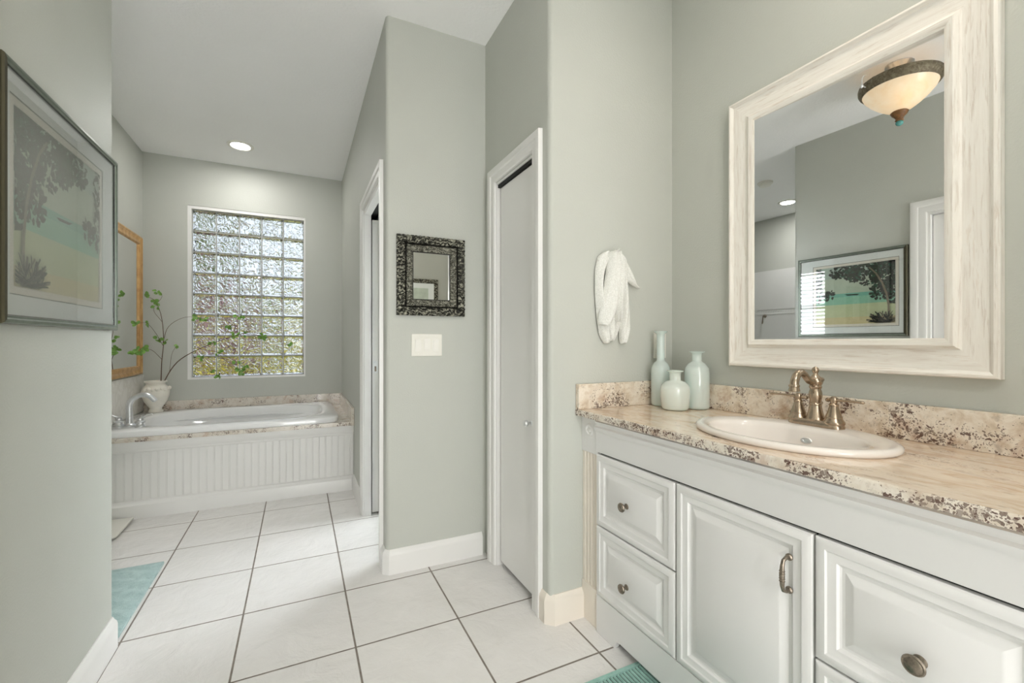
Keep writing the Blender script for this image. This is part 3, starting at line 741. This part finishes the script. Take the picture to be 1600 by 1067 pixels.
# bottles
def bottle(name, x, y, prof, mat, label):
    m = MB(); inner = [(max(a-.003, .003), b+.004) for a, b in prof[::-1] if b > .01]
    m.lathe([(.0, .0015)] + prof + [(prof[-1][0]-.006, prof[-1][1])] + inner[1:] + [(0, .008)], (x, y, CZ+.0004), n=40)
    return tag(m.build(name, mat, angle=55), label, 'bottle', 'milk glass bottles on the counter')
bottle('glass_bottle', 1.470, 1.452, [(.034, 0), (.0395, .004), (.041, .012), (.041, .15), (.039, .17), (.031, .186), (.020, .196), (.0165, .204), (.0165, .30), (.0175, .318), (.028, .328), (.029, .331)], M['milk2'], 'tall pale aqua milk glass bottle with a long thin neck')
bottle('glass_bottle', 1.540, 1.318, [(.042, 0), (.048, .004), (.050, .012), (.050, .155), (.0475, .172), (.038, .186), (.024, .196), (.0195, .203), (.0195, .226), (.022, .235), (.032, .239), (.0325, .242)], M['milk'], 'medium pale aqua milk glass bottle with a short neck, nearest the big mirror')
bottle('glass_bottle', 1.432, 1.335, [(.044, 0), (.051, .004), (.054, .012), (.0585, .06), (.0585, .085), (.055, .100), (.044, .112), (.027, .118), (.0225, .123), (.0225, .150), (.026, .157), (.033, .160), (.033, .163)], M['milk3'], 'short squat milk glass bottle standing in front of the two taller ones')

# vanity mirror
MY0, MY1, MZ0, MZ1 = .452, 1.203, 1.068, 2.122
r = thing('vanity_mirror', 'large rectangular mirror in a whitewashed wood frame above the sink', 'mirror', (XV, .82, 1.6))
FP = [(0, 0), (0, .026), (.003, .031), (.010, .033), (.014, .030), (.020, .024), (.030, .021), (.072, .017), (.076, .019), (.080, .026), (.086, .030), (.094, .028), (.1055, .022), (.1055, .0)]
m = MB(); m.loops(rect_loops('X', MY0, MY1, MZ0, MZ1, FP, XV-.0005, -1), mfun=lambda k, i: 0 if i in (0, 2) else 1)
m.build('frame', [M['wood_h'], M['wood_v']], r, angle=28)
gy0, gy1, gz0_, gz1_ = MY0+.100, MY1-.100, MZ0+.100, MZ1-.100
tilt = math.radians(-1.65)
m = MB(); q = []
for x in (.0085, .0125):
    for y, z in ((gy0, gz0_), (gy1, gz0_), (gy1, gz1_), (gy0, gz1_)):
        q.append((XV-x-.002+math.tan(tilt)*(y-(gy0+gy1)/2)*1.0, y, z))
m.add(q, [(0,1,2,3), (4,7,6,5), (0,4,5,1), (1,5,6,2), (2,6,7,3), (3,7,4,0)]); m.build('glass', M['mirror'], r, flat=True)

# wall plate by the bottles
r = thing('outlet_plate', 'white wall plate partly hidden behind the tall bottle', 'wall plate', (1.535, YT, 1.15))
MB().box(1.497, 1.570, YT-.006, YT-.0002, 1.088, 1.205).build('plate', M['plastic'], r, bevel=.002)
m = MB(); 
for z in (1.125, 1.168): m.box(1.518, 1.549, YT-.008, YT-.0055, z-.014, z+.014)
m.build('socket_face', M['plastic2'], r, bevel=.001)

# towel on its hook
r = thing('towel_hook', 'small pewter robe hook holding the white hand towel', 'hook', (1.243, YT, 1.535))
m = MB(); m.lathe([(.02, 0), (.02, .004), (.014, .008), (.006, .010)], (1.243, YT-.0002, 1.53), (0, -1, 0), 20); m.build('rose', M['darknickel'], r)
m = MB(); m.tube([(1.243, YT-.006, 1.53), (1.243, YT-.02, 1.525), (1.243, YT-.034, 1.530), (1.243, YT-.040, 1.545)], [.006, .005, .005, .006], 10); m.build('prong', M['darknickel'], r)
def towel():
    m = MB(); rnd = random.Random(11)
    def fold(rows, y0, dp, ph):
        # rows: (x centre, z, width); a soft hanging fold with a rounded front
        L = []; n = 16; K_ = len(rows)
        rr = []
        for a, b in zip(rows, rows[1:]):
            for q in range(3): rr.append(tuple(a[c]+(b[c]-a[c])*q/3 for c in range(3)))
        rr.append(rows[-1])
        for k, (x, z, w) in enumerate(rr):
            f, bk = [], []
            for i in range(n):
                t_ = i/(n-1); bul = math.sin(PI*t_)**.6
                rip = .0045*math.sin(2*PI*1.5*t_+ph+k*.33)*bul+.0025*math.sin(k*.9+ph+6*t_)
                skew = .25*math.sin(k*.35+ph)
                y = YT-.004-y0-dp*(bul*(1+skew*(t_-.5)))-rip
                zz = z+.004*math.sin(7*t_+ph+k*.2)
                f.append((x+w*(t_-.5), min(YT-.004, y), zz)); bk.append((x+w*(t_-.5)*.96, min(YT-.002, YT-.003-y0*.8-dp*bul*.45), zz))
            L.append(f+bk[::-1])
        m.loops(L, True, True)
    fold([(1.222,1.556,.034),(1.196,1.53,.052),(1.178,1.47,.044),(1.174,1.40,.040),(1.181,1.33,.044),(1.190,1.27,.052),(1.200,1.20,.046),(1.214,1.158,.018)], .004, .030, .3)
    fold([(1.262,1.48,.080),(1.258,1.38,.085),(1.256,1.28,.090),(1.250,1.21,.066),(1.240,1.168,.030)], .002, .024, 2.0)
    fold([(1.262,1.555,.030),(1.288,1.525,.050),(1.302,1.46,.052),(1.306,1.38,.048),(1.312,1.30,.056),(1.310,1.22,.052),(1.297,1.155,.016)], .006, .034, 1.1)
    fold([(1.262,1.556,.028),(1.292,1.522,.052),(1.322,1.468,.056),(1.352,1.428,.040),(1.386,1.402,.004)], .022, .010, 3.0)
    fold([(1.242,1.561,.034),(1.236,1.542,.070),(1.236,1.48,.074),(1.228,1.40,.080),(1.214,1.33,.082),(1.202,1.275,.084),(1.192,1.245,.070),(1.180,1.236,.040)], .026, .036, 4.2)
    fold([(1.250,1.552,.022),(1.262,1.53,.030),(1.266,1.46,.030),(1.258,1.38,.028),(1.252,1.30,.020),(1.248,1.25,.008)], .030, .034, 5.1)
    return m
tag(towel().build('hand_towel', M['towel'], angle=70, subsurf=1), 'crumpled white hand towel hanging in folds on the wall, left of the bottles', 'towel')

# carved mirror + switch
CX0, CX1, CZ0, CZ1 = .446, .808, 1.300, 1.708
r = thing('carved_mirror', 'small mirror in an ornate dark pewter carved frame above the light switches', 'mirror', (.627, YC, 1.5))
def carved():
    m = MB(); prof = []
    P = [(0, 0), (0, .018), (.004, .026), (.012, .031), (.022, .032), (.032, .028), (.040, .020), (.044, .016), (.048, .020), (.052, .028), (.060, .030), (.068, .027), (.075, .020), (.080, .014), (.084, .013), (.085, .006)]
    L = []; N = 60
    for k, (ins, h) in enumerate(P):
        a0, a1, b0, b1 = CX0+ins, CX1-ins, CZ0+ins, CZ1-ins; l = []
        for s_ in range(4):
            for i in range(N):
                t_ = i/N
                x, z = [(a0+(a1-a0)*t_, b0), (a1, b0+(b1-b0)*t_), (a1-(a1-a0)*t_, b1), (a0, b1-(b1-b0)*t_)][s_]
                q = 0
                if .002 < ins < .042 and h > .01:
                    q = .0055*math.sin(2*PI*t_*13+ins*260+math.sin(t_*80)*1.4)+.002*math.sin(2*PI*t_*29-ins*500)
                elif .05 < ins < .078:
                    q = .0035*math.sin(2*PI*t_*9+ins*330+math.sin(t_*60))
                e = 0
                if k in (1, 2): e = .0016*math.sin(2*PI*t_*17+s_)
                if s_ == 0: z += e
                if s_ == 2: z -= e
                if s_ == 1: x -= e
                if s_ == 3: x += e
                l.append((x, YC-.0005-h-q, z))
        L.append(l)
    m.loops(L, mfun=lambda k, i: 1 if 8 <= k <= 12 else (2 if k in (6, 7, 13, 14) else 0)); return m
carved().build('frame', [M['pewter'], M['pewter_band'], M['darkframe']], r, angle=60)
m = MB(); m.box(CX0+.083, CX1-.083, YC-.008, YC-.003, CZ0+.083, CZ1-.083); m.build('glass', M['mirror'], r, flat=True)
r = thing('light_switch', 'white three-gang light switch plate below the carved mirror', 'light switch', (.603, YC, 1.148))
MB().box(.522, .685, YC-.006, YC-.0003, 1.090, 1.206).build('plate', M['plastic'], r, bevel=.003)
for k, x in enumerate((.557, .6035, .650)):
    m = MB(); m.box(x-.0165, x+.0165, YC-.0075, YC-.0055, 1.148-.033, 1.148+.033); s_ = m.build('rocker', M['plastic2'], r, bevel=.001)
    m = MB(); zz = 1.148+(.004 if k == 1 else -.004)
    m.add([(x-.013, YC-.0075, 1.12), (x+.013, YC-.0075, 1.12), (x+.013, YC-.0075, 1.176), (x-.013, YC-.0075, 1.176), (x-.013, YC-(.011 if k == 1 else .008), 1.122), (x+.013, YC-(.011 if k == 1 else .008), 1.122), (x+.013, YC-(.008 if k == 1 else .011), 1.174), (x-.013, YC-(.008 if k == 1 else .011), 1.174)],
          [(0,3,2,1),(4,5,6,7),(0,1,5,4),(1,2,6,5),(2,3,7,6),(3,0,4,7)]); m.build('paddle', M['plastic2'], s_)
for k in range(6):
    m = MB(); m.lathe([(.0028, 0), (.0026, .001), (0, .0012)], ((.557, .6035, .650)[k % 3], YC-.006, (1.1005, 1.1955)[k//3]), (0, -1, 0), 10); m.build('screw', M['plastic2'], r)

# beach picture on the left wall
PY0, PY1, PZ0, PZ1 = 1.384, 2.078, 1.206, 1.836
r = thing('framed_picture', 'large framed beach print with a wide mat on the near left wall', 'picture', (XL, 1.72, 1.5))
m = MB(); XP = XL+.0006
PP = [(0, 0), (0, .022), (.003, .026), (.010, .027), (.014, .024), (.018, .024), (.019, .022), (.019, .0175), (.023, .016)]
m.loops(rect_loops('X', PY0, PY1, PZ0, PZ1, PP, XP, 1), mfun=lambda k, i: 2 if (k == 0 or i == 3) else (1 if k in (6, 7) else 0))
m.build('frame', [M['greenframe'], M['darkframe'], M['bronze_side']], r, angle=28)
IY0, IY1, IZ0, IZ1 = 1.452, 1.948, 1.300, 1.742
m = MB()
xf = XP+.0155
L = [[(xf, a, b) for a, b in ((PY0+.019, PZ0+.019), (PY1-.019, PZ0+.019), (PY1-.019, PZ1-.019), (PY0+.019, PZ1-.019))],
     [(xf, a, b) for a, b in ((IY0-.022, IZ0-.022), (IY1+.022, IZ0-.022), (IY1+.022, IZ1+.022), (IY0-.022, IZ1+.022))],
     [(xf-.0015, a, b) for a, b in ((IY0-.019, IZ0-.019), (IY1+.019, IZ0-.019), (IY1+.019, IZ1+.019), (IY0-.019, IZ1+.019))],
     [(xf-.0015, a, b) for a, b in ((IY0-.003, IZ0-.003), (IY1+.003, IZ0-.003), (IY1+.003, IZ1+.003), (IY0-.003, IZ1+.003))],
     [(xf-.003, a, b) for a, b in ((IY0, IZ0), (IY1, IZ0), (IY1, IZ1), (IY0, IZ1))]]
m.loops(L, mfun=lambda k, i: (0, 2, 1, 1)[k]); m.build('mat', [M['matboard'], M['matbevel'], M['greenframe']], r, flat=True)
def art():
    m = MB(); rnd = random.Random(5); x0 = xf-.0040
    W_, H_ = IY1-IY0, IZ1-IZ0
    P = lambda s, t, k=0: (x0+k*.00012, IY0+W_*s, IZ0+H_*t)
    def quad(t0, t1, mt): m.add([P(0, t0), P(1, t0), P(1, t1), P(0, t1)], [(0,1,2,3)], mt)
    quad(0, .12, 2); quad(.12, .34, 7); quad(.34, .47, 1); quad(.47, .53, 8); quad(.53, .8, 0); quad(.8, 1, 9)
    def leaf(s, t, z, mt, k):
        a = rnd.uniform(0, 2*PI); q = []
        for i in range(6):
            b = a+i*PI/3; rr = z*(1 if i in (0, 3) else .55)*rnd.uniform(.8, 1.2)
            q.append(P(min(1, max(0, s+rr*math.cos(b))), min(1, max(0, t+rr*1.1*math.sin(b))), k))
        m.add(q, [tuple(range(6))], mt)
    k = 2
    # trunk
    tr = [(.07, .10), (.075, .3), (.10, .48), (.15, .66), (.22, .82), (.30, .93)]
    # canopy masses as (s,t,rs,rt,count)
    for (cs, ct, rs, rt, cnt) in ((.30, .92, .38, .13, 330), (.10, .80, .16, .22, 200), (.62, .90, .2, .12, 150), (.16, .52, .14, .14, 130), (.32, .74, .14, .1, 90), (.50, .80, .1, .08, 60), (.02, .6, .1, .3, 120), (.84, .52, .09, .09, 50), (.97, .55, .08, .16, 60), (.96, .86, .06, .2, 40)):
        for _ in range(cnt):
            a = rnd.uniform(0, 2*PI); q = math.sqrt(rnd.random())
            leaf(cs+rs*q*math.cos(a), ct+rt*q*math.sin(a), rnd.uniform(.014, .034), rnd.choice((3, 3, 3, 4, 4, 5)), k); k += .02
    for a, b in zip(tr, tr[1:]):
        m.add([P(a[0]-.014, a[1], 30), P(a[0]+.014, a[1], 30), P(b[0]+.011, b[1], 30), P(b[0]-.011, b[1], 30)], [(0,1,2,3)], 6)
    for _ in range(120):
        a = rnd.uniform(0, PI); q = rnd.uniform(.05, .24)
        s, t_ = .13+q*math.cos(a)*.9, .02+q*math.sin(a)*.8
        m.add([P(max(0, min(1, .13+rnd.uniform(-.1, .1))), .0, 31), P(max(0, min(1, s+.006)), t_, 31), P(max(0, min(1, s-.006)), t_+.01, 31)], [(0,1,2)], rnd.choice((3, 3, 4, 6)))
    m.add([P(.42, .50, 3), P(.45, .485, 3), P(.57, .49, 3), P(.62, .515, 3), P(.57, .508, 3), P(.46, .505, 3)], [(0,1,2,3,4,5)], 3)
    return m
am = [plain('print_sky', srgb(190, 204, 184), .7), plain('print_sea', srgb(150, 205, 180), .7), plain('print_sand', srgb(214, 205, 160), .7), plain('print_leaf_dark', srgb(14, 24, 14), .7), plain('print_leaf_mid', srgb(26, 52, 30), .7),
      plain('print_leaf_teal', srgb(30, 84, 60), .7), plain('print_trunk', srgb(132, 122, 100), .7), plain('print_shallows', srgb(202, 212, 172), .7), plain('print_far_sea', srgb(128, 190, 172), .7), plain('print_high_sky', srgb(176, 196, 184), .7)]
art().build('print', am, r, flat=True)
m = MB(); m.box(XP+.0185, XP+.0198, PY0+.0195, PY1-.0195, PZ0+.0195, PZ1-.0195); m.build('glass', M['pane'], r, flat=True)

# picture on the vanity end wall, reflected in the carved mirror
r = thing('framed_print', 'pale framed print in a grey frame, reflected in the small carved mirror', 'picture', (1.2, -.55, 1.6))
m = MB(); m.loops(rect_loops('Y', .985, 1.485, 1.25, 1.895, [(0, 0), (0, .02), (.006, .026), (.03, .022), (.045, .012), (.047, .006)], -.5495, 1)); m.build('frame', M['pewter'], r, angle=28)
MB().box(1.025, 1.445, -.549, -.543, 1.29, 1.855).build('mat', M['matboard'], r)
MB().box(1.10, 1.37, -.5435, -.5415, 1.36, 1.79).build('print', plain('pale_print', srgb(200, 212, 200), .7, nscale=12, var=.12), r)

# ------------------------------------------------------------------ tub
DK = .536
r = thing('tub_surround', 'white beadboard tub surround with a granite deck and upstands', 'tub surround', (-.4, 3.6, 0))
X0, X1 = -1.218, .3945
m = MB(); pts = [(X0, 3.66)]; x = X0; pts.append((X0, 3.612))
while x < X1-.04:
    pts += [(x+.036, 3.612), (x+.0375, 3.6145), (x+.039, 3.612), (x+.042, 3.612), (x+.0438, 3.6145), (x+.0455, 3.612)]; x += .0455
pts += [(X1, 3.612), (X1, 3.66)]
m.prism(pts, .02, .50); m.build('beadboard_panel', M['trim'], r, angle=20)
m = MB(); sweep(m, [(X1, 3.613), (X0, 3.613)], [(0, 0), (.034, 0), (.034, .078), (.030, .088), (.020, .096), (.014, .106), (.004, .112), (0, .112)]); m.build('base_moulding', M['trim'], r, angle=25)
m = MB(); sweep(m, [(X1, 3.613), (X0, 3.613)], [(0, .430), (.008, .436), (.010, .448), (.020, .462), (.024, .478), (.026, .508), (0, .508)]); m.build('top_moulding', M['trim'], r, angle=25)
m = MB(); m.box(X0, X1, 3.574, 3.70, .508, DK); m.box(X0, X1, 4.565, YB-.001, .508, DK); m.box(X0, -1.12, 3.70, 4.565, .508, DK); m.box(.22, X1, 3.70, 4.565, .508, DK)
m.build('deck', M['granite_tub'], r)
m = MB(); m.box(X0+.012, X1, YB-.022, YB-.001, DK, .650); m.build('back_upstand', M['granite_tub'], r, bevel=.002)
m = MB(); m.box(X1-.022, X1, 3.556, YB-.022, DK, .648); m.box(X1-.022, X1, 3.556, 3.574, .508, DK); m.build('side_upstand', M['granite_tub'], r, bevel=.002)

TZ = .576
r = thing('bathtub', 'white drop-in bathtub under the glass block window', 'bathtub', (-.45, 4.1, DK))
def tub():
    m = MB(); n = 96; L = []; cx, cy = -.455, 4.105
    def rr(ax, ay, p):
        out = []
        for i in range(n):
            t_ = 2*PI*i/n; c_, s_ = math.cos(t_), math.sin(t_)
            k = (abs(c_)**p+abs(s_)**p)**(-1/p); out.append((ax*c_*k, ay*s_*k))
        return out
    spec = [(.730, .496, 14, DK+.0005, 0, 0), (.742, .506, 14, DK+.001, 0, 0), (.744, .508, 14, TZ-.006, 0, 0), (.740, .504, 14, TZ, 0, 0), (.650, .420, 5, TZ-.001, .01, .03), (.630, .405, 3.2, TZ-.004, .01, .03), (.618, .393, 3.0, TZ-.016, .01, .03),
            (.606, .382, 2.8, TZ-.06, .01, .03), (.585, .366, 2.7, TZ-.10, .01, .03), (.560, .350, 2.7, TZ-.108, .01, .03), (.53, .325, 2.7, TZ-.20, .02, .03), (.49, .30, 2.8, TZ-.34, .02, .03), (.44, .26, 2.8, TZ-.40, .02, .03), (.2, .12, 2.5, TZ-.41, .02, .03), (.02, .02, 2, TZ-.41, .02, .03),
            (.2, .12, 2.5, TZ-.416, .02, .03), (.46, .28, 2.8, TZ-.41, .02, .03), (.52, .32, 2.8, TZ-.34, .02, .03), (.60, .385, 2.8, TZ-.10, .01, .03), (.64, .385, 2.8, DK-.03, .01, 0)]
    for ax, ay, p, z, ox, oy in spec:
        L.append([(cx+ox+a, cy+oy*(1 if ay < .45 else 0)+b, z) for a, b in rr(ax, ay, p)])
    m.loops(L + [L[0]]); return m
tub().build('tub_shell', M['acryl'], r, angle=60)
m = MB(); m.lathe([(.0, .003), (.02, .003), (.028, 0), (.028, -.003)], (-.44, 4.13, TZ-.409), n=24); m.build('drain', M['satin'], r)
# tub faucet
tx, ty = -1.078, 3.845
r = thing('bath_faucet', 'satin metal gooseneck bath faucet with two lever handles on the tub rim', 'faucet', (tx, ty, TZ))
m = MB(); m.lathe([(.034, 0), (.034, .006), (.028, .012), (.021, .018), (.019, .03)], (tx, ty, TZ-.0005), n=28)
pts = [(tx, ty, TZ+.02), (tx, ty, TZ+.09)] + [(tx+.075-.078*math.cos(t_)*1.0, ty-.012*math.sin(t_*.5), TZ+.13+.085*math.sin(t_)) for t_ in [PI*.02+i*PI*.78/12 for i in range(13)]]
pts += [(tx+.15, ty-.014, TZ+.168)]
m.tube(pts, [.0195]*2+[.019]*6+[.0175]*4+[.016]*3+[.015], 18); m.build('spout', M['satin'], r)
for hx, hy, sg in ((-1.137, 3.845, -1), (-1.000, 3.775, 1)):
    m = MB(); m.lathe([(.031, 0), (.031, .006), (.024, .012), (.020, .026), (.030, .032), (.030, .038), (.019, .044), (.017, .056), (.020, .060), (.015, .068), (0, .070)], (hx, hy, TZ-.0005), n=24); h = m.build('handle', M['satin'], r)
    m = MB(); m.tube([(hx, hy, TZ+.062), (hx+sg*.022, hy-.002, TZ+.070), (hx+sg*.040, hy-.004, TZ+.082), (hx+sg*.062, hy-.006, TZ+.085), (hx+sg*.072, hy-.007, TZ+.080)], [.009, .008, .0065, .006, .004], 10, flat=.75); m.build('lever', M['satin'], h)

# vase and branches
vx, vy = -1.092, 4.515
r = thing('vase', 'cream ceramic urn vase standing on the tub corner', 'vase', (vx, vy, TZ))
m = MB(); m.lathe([(a_*.93, b_) for a_, b_ in [(.0, .002), (.052, 0), (.056, .006), (.050, .018), (.044, .030), (.056, .050), (.084, .090), (.100, .135), (.104, .175), (.094, .205), (.076, .225), (.068, .236), (.072, .246), (.084, .252), (.084, .262), (.074, .263), (.060, .250), (.058, .235), (.080, .20), (.088, .16), (.06, .07), (0, .05)]], (vx, vy, TZ+.0006), n=48); m.build('body', M['ceramic'], r, angle=60)
m = MB()
for k in range(9):
    a = -2.2+k*.32
    m.sphere((vx+.092*math.cos(a), vy+.092*math.sin(a), TZ+.196+.006*math.sin(k*2.1)), .012+.004*(k % 2), 8)
m.build('relief_garland', M['ceramic'], r)
r = thing('leafy_branches', 'thin leafy green branches standing in the cream urn vase', 'branches', (vx, vy, TZ+.08))
def branches():
    tw = MB(); lf = MB(); rnd = random.Random(21)
    def leaf(p, d):
        d = Vector(d).normalized(); up = Vector((rnd.uniform(-.6,.6), -1+rnd.uniform(-.5,.5), rnd.uniform(-.5,.9))).normalized()
        s_ = d.cross(up).normalized(); w = rnd.uniform(.011, .017); l_ = rnd.uniform(.026, .04); n_ = s_.cross(d)
        p = Vector(p)
        q = [p, p+d*l_*.35+s_*w+n_*.003, p+d*l_*.75+s_*w*.8, p+d*l_, p+d*l_*.75-s_*w*.8, p+d*l_*.35-s_*w+n_*.003, p+d*l_*.5-n_*.002]
        lf.add(q, [(0,1,6),(1,2,6),(2,3,6),(3,4,6),(4,5,6),(5,0,6)])
    def cluster(p, d, k=4):
        for _ in range(k):
            q = Vector(p)+Vector((rnd.uniform(-.018,.018), rnd.uniform(-.02,.02), rnd.uniform(-.014,.014)))
            leaf(q, Vector(d)+Vector((rnd.uniform(-1,1), rnd.uniform(-.7,.7), rnd.uniform(-.8,.8))))
    def smooth(pts, n=5):
        out = []
        P_ = [Vector(p) for p in pts]; P_ = [P_[0]*2-P_[1]] + P_ + [P_[-1]*2-P_[-2]]
        for i in range(1, len(P_)-2):
            for k in range(n):
                t_ = k/n; a, b, c_, d_ = P_[i-1], P_[i], P_[i+1], P_[i+2]
                out.append(.5*((2*b)+(c_-a)*t_+(2*a-5*b+4*c_-d_)*t_*t_+(3*b-a-3*c_+d_)*t_**3))
        out.append(P_[-2]); return out
    V0 = Vector((vx, vy, TZ))
    def br(pts, r0, r1, clusters):
        P_ = smooth([V0+Vector(p) for p in pts]); n = len(P_)
        tw.tube(P_, [r0+(r1-r0)*i/(n-1) for i in range(n)], 6)
        for f_, k in clusters:
            i = min(n-1, int(f_*(n-1))); d = (P_[min(n-1, i+1)]-P_[max(0, i-1)]); cluster(P_[i], d, k)
    # left trunk stem rising, with side twigs
    br([(.02, 0, .06), (.035, 0, .25), (.045, -.02, .42), (.060, -.03, .60), (.05, -.05, .80), (.01, -.07, .93), (-.05, -.10, .965)], .0042, .0014, [(.52, 5), (.86, 4), (1, 4)])
    br([(.055, -.03, .58), (.10, -.05, .72), (.22, -.06, .80), (.36, -.06, .79)], .0022, .001, [(.9, 5), (1, 3)])
    br([(.048, -.02, .44), (.0, -.10, .52), (-.03, -.22, .53), (-.055, -.34, .51)], .0022, .001, [(.7, 6), (.85, 6), (1, 6), (.55, 5)])
    br([(.055, -.03, .56), (.02, -.08, .66), (-.015, -.18, .74), (-.05, -.28, .73)], .002, .001, [(.25, 5), (.6, 3), (1, 4)])
    br([(.05, -.04, .76), (0, -.06, .86), (.06, -.08, .96), (.045, -.09, 1.0)], .0016, .001, [(.4, 4), (1, 5)])
    # right sweeping branch
    br([(.0, 0, .06), (.06, -.02, .25), (.16, -.05, .42), (.32, -.09, .53), (.50, -.13, .61), (.66, -.17, .66), (.80, -.2, .645)], .0045, .0013, [(.62, 3), (.78, 5), (.86, 3), (1, 5)])
    br([(.50, -.13, .61), (.54, -.15, .70), (.62, -.16, .80)], .0018, .001, [(.5, 3), (1, 5)])
    br([(.66, -.17, .66), (.84, -.2, .63), (1.02, -.22, .55)], .0016, .0009, [(.4, 4), (1, 4)])
    br([(.32, -.09, .53), (.46, -.14, .50), (.60, -.17, .42), (.66, -.18, .37)], .002, .001, [(.35, 4), (.7, 4), (1, 4)])
    br([(.26, -.08, .50), (.36, -.12, .44), (.42, -.14, .34), (.46, -.15, .30)], .0018, .001, [(.3, 5), (.7, 3), (1, 5)])
    br([(.46, -.14, .50), (.58, -.17, .36), (.64, -.18, .33)], .0014, .001, [(.8, 4), (1, 5)])
    br([(.10, -.03, .33), (.12, -.05, .48), (.15, -.06, .55)], .0014, .001, [(1, 2)])
    return tw, lf
tw, lf = branches(); tw.build('twigs', M['bark'], r); lf.build('leaves', M['leaf'], r, flat=True)

# gold framed mirror
r = thing('gold_mirror', 'honey gold framed mirror on the wall at the left end of the tub', 'mirror', (-1.22, 4.2, 1.46))
m = MB(); m.loops(rect_loops('X', 3.82, 4.585, .895, 2.045, [(0, 0), (0, .018), (.004, .024), (.014, .026), (.024, .020), (.040, .016), (.062, .022), (.070, .016), (.073, .008)], -1.2195, 1)); m.build('frame', M['gold'], r, angle=28)
m = MB(); m.box(-1.216, -1.2105, 3.892, 4.513, .967, 1.973); m.build('glass', M['mirror'], r, flat=True)

# rugs, scale, shower lever
m = MB()
def slab_grid(m, x0, x1, y0, y1, h, nx=60, ny=40, amp=.004, seed=3):
    rnd = random.Random(seed)
    top = [[(x0+(x1-x0)*i/nx+(rnd.uniform(-.002,.002) if 0 < i < nx else 0), y0+(y1-y0)*j/ny, h+amp*(rnd.random()+.8*math.sin(i*.5+j*1.1))*(0 if i in (0,nx) or j in (0,ny) else 1)) for i in range(nx+1)] for j in range(ny+1)]
    m.loops(top, closed=False)
    ring = [top[0][i] for i in range(nx+1)] + [top[j][nx] for j in range(1, ny+1)] + [top[ny][i] for i in range(nx-1, -1, -1)] + [top[j][0] for j in range(ny-1, 0, -1)]
    m.loops([ring, [(a, b, .0008) for a, b, c_ in ring]], False, True)
slab_grid(m, -1.50, -.642, 2.17, 2.80, .013)
tag(m.build('bath_rug', M['rug'], angle=80), 'pale blue bath rug on the tiles past the end of the left wall', 'rug')
m = MB(); x0, x1, y0, y1 = .56, 1.150, .50, 1.208
ribs = 40
for k in range(ribs):
    x = x0+.012+(x1-x0-.024)*(k+.5)/ribs; w = (x1-x0-.024)/ribs*.36
    m.loops([[(x-w, y, .002), (x-w*.7, y, .0085), (x, y, .0115), (x+w*.7, y, .0085), (x+w, y, .002)] for y in (y0+.012, y1-.02)], True, True)
m.box(x0+.008, x1-.008, y0+.008, y1-.012, .0008, .004, 1)
rg = thing('woven_mat', 'teal ribbed woven mat lying in front of the vanity', 'mat', (.85, .85, 0))
m.build('ribbed_field', [M['weave'], t_rug('teal_weave_ground', srgb(30, 60, 56), srgb(44, 78, 72), .2)], rg)
m = MB(); zz = [(0, .0008), (0, .008), (.004, .0105), (.008, .008), (.011, .0105), (.016, .0095), (.018, .003)]
m.loops(rect_loops('X', 0, 1, 0, 1, [(0,0)], 0), False, False)
m = MB(); L = []
for ins, h in zz: L.append([(x0+ins, y0+ins, h), (x1-ins, y0+ins, h), (x1-ins, y1-ins, h), (x0+ins, y1-ins, h)])
m.loops(L); m.build('woven_border', M['weave'], rg)

r = thing('bathroom_scale', 'flat white square scale on the floor against the tub base', 'scale', (-1.12, 3.38, 0))
m = MB(); cr = .03; a0, a1, b0, b1 = -1.225, -.975, 3.238, 3.560
poly = arc(a1-cr, b0+cr, cr, -90, 0) + arc(a1-.006, b1-.006, .006, 0, 90, 3) + arc(a0+.006, b1-.006, .006, 90, 180, 3) + arc(a0+cr, b0+cr, cr, 180, 270)
m.prism(poly, .012, .024); m.build('platform', M['plastic'], r, bevel=.002)
for a in (a0+.035, a1-.035):
    for b in (b0+.035, b1-.035):
        m = MB(); m.lathe([(.012, 0), (.012, .0125)], (a, b, .0002), n=16); m.build('foot', M['black'], r)

r = thing('shower_lever', 'small metal lever on the white shower tile, seen in the vanity mirror', 'shower valve', (-2.606, 3.505, 1.50))
m = MB(); m.lathe([(.022, 0), (.022, .006), (.012, .014), (.010, .03)], (-2.6055, 3.505, 1.51), (1, 0, 0), 20); m.build('rose', M['darknickel'], r)
m = MB(); m.tube([(-2.578, 3.505, 1.512), (-2.566, 3.505, 1.51), (-2.560, 3.507, 1.48), (-2.556, 3.51, 1.42), (-2.552, 3.512, 1.405)], [.011, .010, .007, .009, .005], 10); m.build('lever', M['darknickel'], r)
